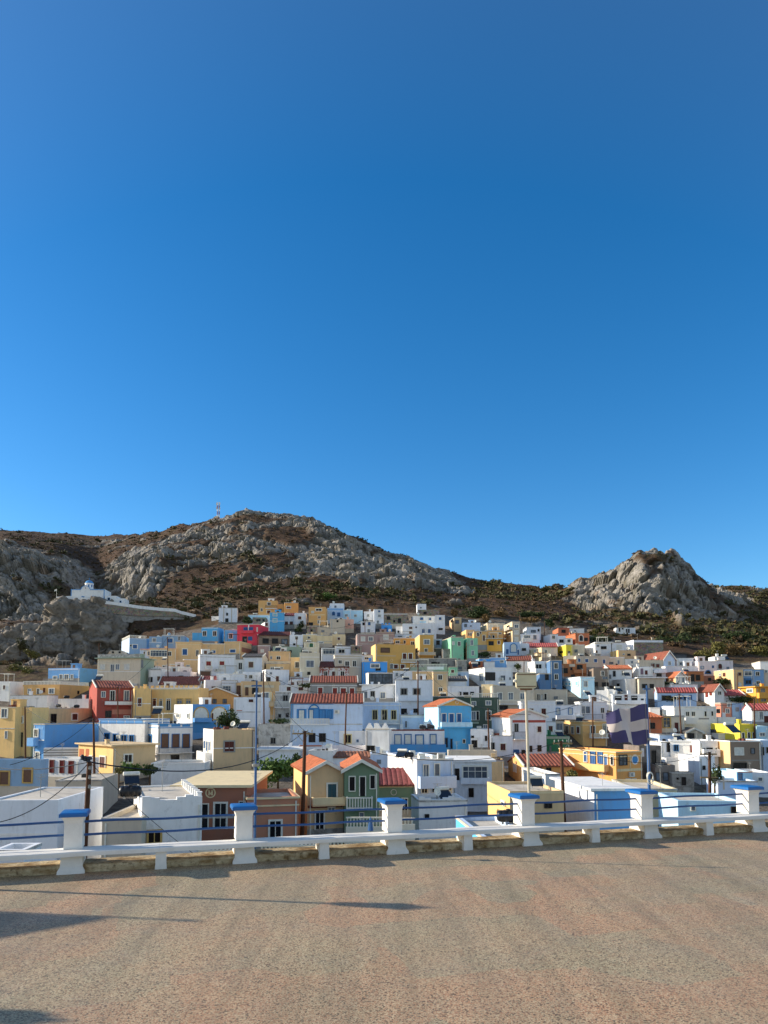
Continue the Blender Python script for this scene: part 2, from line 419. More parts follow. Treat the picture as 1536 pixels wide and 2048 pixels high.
        if st[0] in 'G':
            k = max(2, round((s1 - s0) / .75))
            for i in range(1, k):
                xx = s0 + (s1 - s0) * i / k; m.fbox(fr, xx - .03, xx + .03, .03, .08, zb + ft * .8, zt - ft)
            zz = zb + (zt - zb) * .64; m.fbox(fr, s0 + ft, s1 - ft, .03, .075, zz - .03, zz + .03)
        elif st[0] in 'kg' and s1 - s0 > .7 and not ar:
            xx = (s0 + s1) / 2; m.fbox(fr, xx - .03, xx + .03, .03, .07, zb + ft * .8, zt - ft)
        nm = 'door' if kind == 'd' else 'window'
        wo = m.build(nm, FRAME[st[1]], root)
        p = MB()
        u0, u1 = s0 + ft, s1 - ft; zz0 = zb + (0 if kind == 'd' else ft * .8); zz1 = zt - (0 if ar else ft)
        if ar:
            r = (s1 - s0) / 2 - ft; c = (s0 + s1) / 2; (ox, oy), (ux, uy), (nx, ny) = fr
            pts = [(u0, zz0), (u1, zz0)] + [(c + r * math.cos(PI * i / 12), zs + r * math.sin(PI * i / 12)) for i in range(13)]
            p.poly([(ox + ux * u + nx * .02, oy + uy * u + ny * .02, z) for u, z in pts])
        elif st[0] in 'kgG': p.fbox(fr, u0, u1, .002, .022, zz0, zz1)
        elif st[0] in 'B' or kind == 'd' and u1 - u0 < .6: p.fbox(fr, u0, u1, .002, .04, zz0, zz1)
        else:
            c = (u0 + u1) / 2
            for b0, b1 in ((u0, c - .012), (c + .012, u1)):
                p.fbox(fr, b0, b1, .002, .035, zz0, zz1)
                e = min(.09, (b1 - b0) * .2); p.fbox(fr, b0, b0 + e, .035, .06, zz0, zz1); p.fbox(fr, b1 - e, b1, .035, .06, zz0, zz1)
                zm = (zz0 + zz1) / 2
                for z_ in (zz0, zm - .04, zz1 - .09): p.fbox(fr, b0 + e, b1 - e, .035, .055, z_, z_ + .09)
        p.build('door_leaf' if kind == 'd' else ('pane' if st[0] in 'kgG' else 'shutter'), PANE[st[0]], wo)
    for k in ('w', 'd', 'a'):
        for v in fd.get(k, []): opening(v, k)
    for v in fd.get('p', []):
        a = v.split(','); x0, x1, y0, y1 = map(float, a[:4]); fk = face_of((x0 + x1) / 2)
        s0, zt = hit(fk, x0, y0); s1, zb = hit(fk, x1, y1)
        m = MB(); m.fbox(faces[fk], max(0.01, min(s0, s1)), min(max(s0, s1), (Wd if fk == 'f' else D) - .01), .001, .0016 if len(a) > 5 else .03, zb, zt); m.build('painted_band', wallmat(a[4]), root)
    for v in fd.get('o', []):
        a = v.split(','); x, y, r = map(float, a[:3]); fk = face_of(x); s0, zc = hit(fk, x, y); s1, _ = hit(fk, x + r, y); r = abs(s1 - s0)
        (ox, oy), (ux, uy), (nx, ny) = faces[fk]; m = MB()
        Pt = lambda rr, w_, n_: (ox + ux * (s0 + rr * math.cos(w_)) + nx * n_, oy + uy * (s0 + rr * math.cos(w_)) + ny * n_, zc + rr * math.sin(w_))
        for i in range(20):
            w0, w1 = 2 * PI * i / 20, 2 * PI * (i + 1) / 20
            m.poly([Pt(r * .78, w0, .06), Pt(r, w0, .06), Pt(r, w1, .06), Pt(r * .78, w1, .06)]); m.poly([Pt(r, w0, .06), Pt(r, w0, .0), Pt(r, w1, .0), Pt(r, w1, .06)]); m.poly([Pt(r * .78, w0, 0), Pt(r * .78, w0, .06), Pt(r * .78, w1, .06), Pt(r * .78, w1, 0)])
        oo = m.build('roundel', wallmat(a[3]), root)
        if len(a) > 4:
            m = MB(); m.poly([Pt(r * .79, 2 * PI * i / 20, .02) for i in range(20)]); m.build('roundel_fill', wallmat(a[4]), oo)
    for v in fd.get('m', []):          # raised letter M
        x, y, hh = map(float, v.split(',')[:3]); fk = face_of(x); sc_, zc = hit(fk, x, y); _, zt = hit(fk, x, y - hh / 2); q = zt - zc; w_ = q * 1.0
        (ox, oy), (ux, uy), (nx, ny) = faces[fk]; m = MB(); P3 = lambda u, n_, z: (ox + ux * u + nx * n_, oy + uy * u + ny * n_, z)
        def stroke(u0, z0, u1, z1, t):
            q8 = [P3(u0 - t, .04, z0), P3(u0 + t, .04, z0), P3(u0 + t, .002, z0), P3(u0 - t, .002, z0), P3(u1 - t, .04, z1), P3(u1 + t, .04, z1), P3(u1 + t, .002, z1), P3(u1 - t, .002, z1)]; m.hexa(q8)
        stroke(sc_ - w_ * .72, zc - q, sc_ - w_ * .72, zc + q, .035); stroke(sc_ + w_ * .72, zc - q, sc_ + w_ * .72, zc + q, .06)
        stroke(sc_ - .012, zc - q * .75, sc_ - w_ * .66, zc + q * .99, .04); stroke(sc_ + .012, zc - q * .74, sc_ + w_ * .66, zc + q * .98, .03)
        for e_ in (-.72, .72):
            for z_ in (-1, 1): m.fbox(faces[fk], sc_ + w_ * e_ - .08, sc_ + w_ * e_ + .08, .003, .045, zc + q * z_ - .02, zc + q * z_ + .02)
        m.build('letter_emblem', wallmat('cream'), root)
    for v in fd.get('B', []):
        a = v.split(','); x0, x1, y0, y1 = map(float, a[:4]); kd = a[4] if len(a) > 4 else 's'
        fk = face_of((x0 + x1) / 2); fr = faces[fk]
        s0, zt = hit(fk, x0, y0); s1, zb = hit(fk, x1, y1); _, zt = hit(fk, (x0 + x1) / 2, y0); _, zb = hit(fk, (x0 + x1) / 2, y1)
        if s1 < s0: s0, s1 = s1, s0
        L = Wd if fk == 'f' else D; s0 = max(-.3, s0); s1 = min(L + .3, s1); pr = .95
        if zt - zb < .75: zt = zb + .75
        if s1 - s0 < .6: continue
        m = MB(); m.fbox(fr, s0, s1, .003, pr, zb, zb + .15)
        bo = m.build('balcony', wallmat(cw if kd == 's' else 'white'), root)
        m = MB()
        if kd == 's':
            m.fbox(fr, s0, s1, pr - .13, pr - .003, zb + .15, zt); m.fbox(fr, s0 + .003, s0 + .13, .003, pr - .13, zb + .15, zt); m.fbox(fr, s1 - .13, s1 - .003, .003, pr - .13, zb + .15, zt)
            m.build('parapet', wallmat(a[5] if len(a) > 5 else cw), bo)
        else:
            bw, gap, tr = (.09, .24, .1) if kd == 'b' else (.025, .16, .05)
            m.fbox(fr, s0, s1, pr - tr, pr - .003, zt - tr, zt); m.fbox(fr, s0, s0 + tr, .003, pr - tr, zt - tr, zt); m.fbox(fr, s1 - tr, s1, .003, pr - tr, zt - tr, zt)
            k = s0 + .02
            while k < s1 - bw: m.fbox(fr, k, k + bw, pr - bw - .01, pr - .01, zb + .15, zt - tr); k += gap
            k = .1
            while k < pr - .2:
                m.fbox(fr, s0 + .01, s0 + .01 + bw, k, k + bw, zb + .15, zt - tr); m.fbox(fr, s1 - bw - .01, s1 - .01, k, k + bw, zb + .15, zt - tr); k += gap
            m.build('railing', FRAME['w'] if kd == 'b' else (METAL_BL if kd == 'n' else METAL_DK), bo)
    for v in fd.get('A', []):
        x, y = map(float, v.split(',')[:2]); fk = face_of(x); s0, z = hit(fk, x, y)
        m = MB(); m.fbox(faces[fk], s0 - .42, s0 + .42, .06, .36, z - .3, z + .3); m.fbox(faces[fk], s0 - .3, s0 - .24, .002, .3, z - .36, z - .302); m.fbox(faces[fk], s0 + .24, s0 + .3, .002, .3, z - .36, z - .302)
        ao = m.build('air_conditioner', FRAME['w'], root); m = MB(); m.fbox(faces[fk], s0 - .3, s0 + .12, .361, .37, z - .2, z + .2); m.build('grille', FRAME['g'], ao)
    h.flat = not pitched and 'S' not in fd and 'z' not in fd and 'e' not in fd and 'G' not in fd; h.pd = pd; h.name = name
    # small things that every plastered house has ----------
    rr = random.random()
    if Y < 185 and H > 2.5:
        m = MB(); sx = Wd - .25 if rr < .5 else .2
        m.fbox(faces['f'], sx, sx + .09, .004, .09, -ext, H - .35); m.build('downpipe', FRAME['w' if rr < .7 else 'g'], root)
    if H > 4.6 and 'c' not in fd and random.random() < .5:
        m = MB(); z_ = H * random.uniform(.46, .54); m.fbox(faces['f'], .004, Wd - .004, .002, .05, z_, z_ + .14); m.build('string_course', wallmat(random.choice(('oldwhite', 'white', cw))), root)
    if H > 2.6 and random.random() < .35:
        m = MB(); m.fbox(faces['f'], .004, Wd - .004, .002, .03, -1.0, random.uniform(.35, .7)); m.build('plinth', wallmat(random.choice(('greige', 'concrete', 'grey'))), root)
    if not pitched and 'c' not in fd and 'S' not in fd and random.random() < .5:
        m = MB(); m.fbox(faces['f'], -.05, Wd + .05, .002, .06, H - .16, H + .002); m.fbox(faces['l' if mode != 'R' else 'r'], .003, D, .002, .05, H - .16, H + .002); m.build('coping', wallmat(random.choice(('white', 'oldwhite', 'greige'))), root)
    if not pitched and Wd > 3.5 and D > 3 and Y > 105 and cw != 'stone' and random.random() < .16:
        m = MB(); x, y = random.uniform(.4, Wd - 3), .5; zr_ = H - pd; hh = random.uniform(1.9, 2.3)
        for a_ in (0, 2.4):
            for b__ in (0, 1.8): m.tube((x + a_, y + b__, zr_), (x + a_, y + b__, zr_ + hh), .04, n=5)
        for b__ in (0, 1.8): m.tube((x - .2, y + b__, zr_ + hh), (x + 2.6, y + b__, zr_ + hh), .04, n=5)
        for k in range(7): m.tube((x + .4 * k, y - .2, zr_ + hh + .05), (x + .4 * k, y + 2.0, zr_ + hh + .05), .025, n=4)
        m.build('pergola', FRAME[random.choice('wgr')], root)
    if not pitched and Wd > 3 and D > 3 and random.random() < (.3 if Y > 75 else 0):
        m = MB(); zr_ = H - pd + .012
        for k in range(random.randint(2, 4)):
            x, y, a_, b__ = random.uniform(.4, Wd - 1.2), random.uniform(.4, D - 1.2), random.uniform(.3, .8), random.uniform(.3, .7); m.box(x, x + a_, y, y + b__, zr_ + .0005 * k, zr_ + random.uniform(.3, .75))
        m.build('roof_clutter', FRAME[random.choice('gwkr')], root)
    if not pitched and Wd > 2.5 and D > 2.5:
        if random.random() < .6:
            m = MB(); x, y = random.uniform(.8, Wd - .8), random.uniform(.8, D - .8); hh = random.uniform(1.4, 2.6); zr_ = H - pd + .01
            m.tube((x, y, zr_), (x, y, zr_ + hh), .025, n=5); 
            for k in range(4): m.tube((x - .45 + .07 * k, y, zr_ + hh - .12 * k), (x + .45 - .07 * k, y, zr_ + hh - .12 * k), .014, n=4)
            m.tube((x, y - .5, zr_ + hh - .2), (x, y + .5, zr_ + hh - .2), .014, n=4); m.build('antenna', FRAME['g'], root)
        if random.random() < (.4 if Y > 100 else 0):
            m = MB(); x, y = random.uniform(.5, Wd - 1.1), random.uniform(.5, D - 1.1); zr_ = H - pd + .01
            m.box(x, x + .55, y, y + .55, zr_, H + .75); m.box(x - .06, x + .61, y - .06, y + .61, H + .752, H + .84); m.build('chimney', mw, root)
        if random.random() < .22 and Wd > 4 and Y > 115 and cw not in ('stone', 'orange'):
            m = MB(); x, y = random.uniform(.5, Wd - 2.4), D * .5; zr_ = H - pd + .01
            m.box(x, x + 1.8, y, y + min(1.6, D * .4), zr_, H + 1.2); m.box(x - .1, x + 1.9, y - .1, y + min(1.7, D * .4 + .1), H + 1.202, H + 1.32)
            so = m.build('stair_hut', ms if random.random() < .5 else wallmat('white'), root)
            m = MB(); m.box(x + .5, x + 1.2, y - .03, y - .002, zr_, H + .95); m.build('hut_door', PANE['B'], so)
    return h

# ------------------------------------------------------------------ things that stand on roofs
PANEL = plain('solar_panel_glass', '1C2634', .15, .6)
TANKBLK = plain('black_plastic', '1A1B1E', .4, .5)
STEEL = plain('galvanised_steel', '9CA0A4', .45, .5, .6)
def solar(px, py, Y, sc, label):
    sc *= .8
    p = at(px, py, Y); r = empty('solar_water_heater', p, math.radians(random.uniform(-25, 25))); tag(r, label, 'solar heater', 'solar water heaters on the roofs')
    m = MB(); m.hexa([(-.9 * sc, -.9 * sc, .15), (.9 * sc, -.9 * sc, .15), (.9 * sc, .45 * sc, 1.25 * sc), (-.9 * sc, .45 * sc, 1.25 * sc), (-.9 * sc, -.97 * sc, .24), (.9 * sc, -.97 * sc, .24), (.9 * sc, .38 * sc, 1.34 * sc), (-.9 * sc, .38 * sc, 1.34 * sc)]); m.build('panel', PANEL, r)
    m = MB()
    for k in (-1, 1): m.tube((k * .8 * sc, .45 * sc, 0), (k * .8 * sc, .45 * sc, 1.25 * sc), .035, n=5); m.tube((k * .8 * sc, -.9 * sc, 0), (k * .8 * sc, -.9 * sc, .16), .035, n=5); m.tube((k * .8 * sc, -.9 * sc, .05), (k * .8 * sc, .45 * sc, .05), .03, n=5)
    m.build('frame', STEEL, r)
    m = MB(); i = 12; R = .28 * sc
    m.tube((-.95 * sc, .5 * sc, 1.5 * sc), (.95 * sc, .5 * sc, 1.5 * sc), R, n=14); m.tube((-1.03 * sc, .5 * sc, 1.5 * sc), (-.951 * sc, .5 * sc, 1.5 * sc), R * .6, R, n=14); m.tube((.951 * sc, .5 * sc, 1.5 * sc), (1.03 * sc, .5 * sc, 1.5 * sc), R, R * .6, n=14); m.build('tank', FRAME['w'], r)
def tank(px, py, Y, sc, label):
    sc *= .66
    p = at(px, py, Y); r = empty('water_tank', p, math.radians(random.uniform(-15, 15))); tag(r, label, 'water tank', 'black water tanks on the roofs')
    m = MB(); prof = [(0, -1.05), (.35, -1.0), (.5, -.85), (.55, -.6), (.52, -.55), (.55, -.5), (.55, -.05), (.52, 0), (.55, .05), (.55, .5), (.52, .55), (.55, .6), (.5, .85), (.35, 1.0), (0, 1.05)]
    m.lathe(prof, 18); m.v = [(z * sc, y * sc, x * sc + .68 * sc) for x, y, z in m.v]; m.build('tank', TANKBLK, r, True)
    m = MB()
    for x in (-.5, .5): m.box((x - .1) * sc, (x + .1) * sc, -.45 * sc, .45 * sc, 0, .22 * sc)
    m.build('cradle', wallmat('concrete'), r)
    m = MB(); m.tube((0, 0, 1.2 * sc), (0, 0, 1.32 * sc), .2 * sc, n=12); m.build('lid', TANKBLK, r)
def dish(px, py, Y, sc, label):
    p = at(px, py, Y); r = empty('satellite_dish', p, math.radians(random.uniform(-30, 30))); tag(r, label, 'satellite dish', 'satellite dishes on the roofs')
    m = MB(); m.tube((0, 0, 0), (0, 0, 1.0 * sc), .03, n=6); m.build('mast', STEEL, r)
    m = MB(); m.lathe([(0, 0), (.2, .02), (.36, .08), (.46, .14), (.46, .12), (.36, .05), (.0, -.03)], 16)
    M = Matrix.Translation((0, -.06, 1.0 * sc)) @ Matrix.Rotation(math.radians(65), 4, 'X'); m.v = [tuple(M @ Vector((a * sc, b * sc, c * sc))) for a, b, c in m.v]; d = m.build('dish', FRAME['w'], r, True)
    m = MB(); m.tube((0, -.1, .72 * sc), (0, -.62 * sc, 1.02 * sc), .015, n=4); m.build('feed_arm', STEEL, d)

def parse(text):
    ox = oy = 0; sc = 1; last = None
    for ln in text.strip().splitlines():
        ln = ln.strip()
        if not ln or ln[0] == '#': continue
        if ln[0] == '@':
            a = ln[1:].split(); ox, oy, sc = float(a[0]), float(a[1]), float(a[2]); continue
        f = [q.strip() for q in ln.split('|')]; h = f[0].split()
        X = lambda v: ox + float(v) / sc
        Yp = lambda v: oy + float(v) / sc
        if h[0] in 'TKU':
            fn = {'T': solar, 'K': tank, 'U': dish}[h[0]]
            fn(X(h[1]), Yp(h[2]), last.Y + (float(h[4]) if len(h) > 4 else min(2.0, last.D * .3)), float(h[3]), f[1]); continue
        xs = [X(v) for v in h[1:]]; yt, yb = (Yp(v) for v in f[1].split())
        feats = []
        for t in f[3].split():
            k, _, v = t.partition(':')
            if k in 'wda': a = v.split(','); v = ','.join([str(X(a[0])), str(Yp(a[1])), str(float(a[2]) / sc), str(float(a[3]) / sc)] + a[4:])
            elif k in 'Bp': a = v.split(','); v = ','.join([str(X(a[0])), str(X(a[1])), str(Yp(a[2])), str(Yp(a[3]))] + a[4:])
            elif k in 'grh': a = v.split(','); v = ','.join([str(Yp(a[0]))] + a[1:])
            elif k == 'm': a = v.split(','); v = f'{X(a[0])},{Yp(a[1])},{float(a[2]) / sc}'
            elif k == 'o': a = v.split(','); v = ','.join([str(X(a[0])), str(Yp(a[1])), str(float(a[2]) / sc)] + a[3:])
            elif k == 'A': a = v.split(','); v = f'{X(a[0])},{Yp(a[1])}'
            feats.append(k + ':' + v)
        last = build_house(h[0], xs, yt, yb, f[2].split(','), feats, f[4], f[5] if len(f) > 5 else 'house')
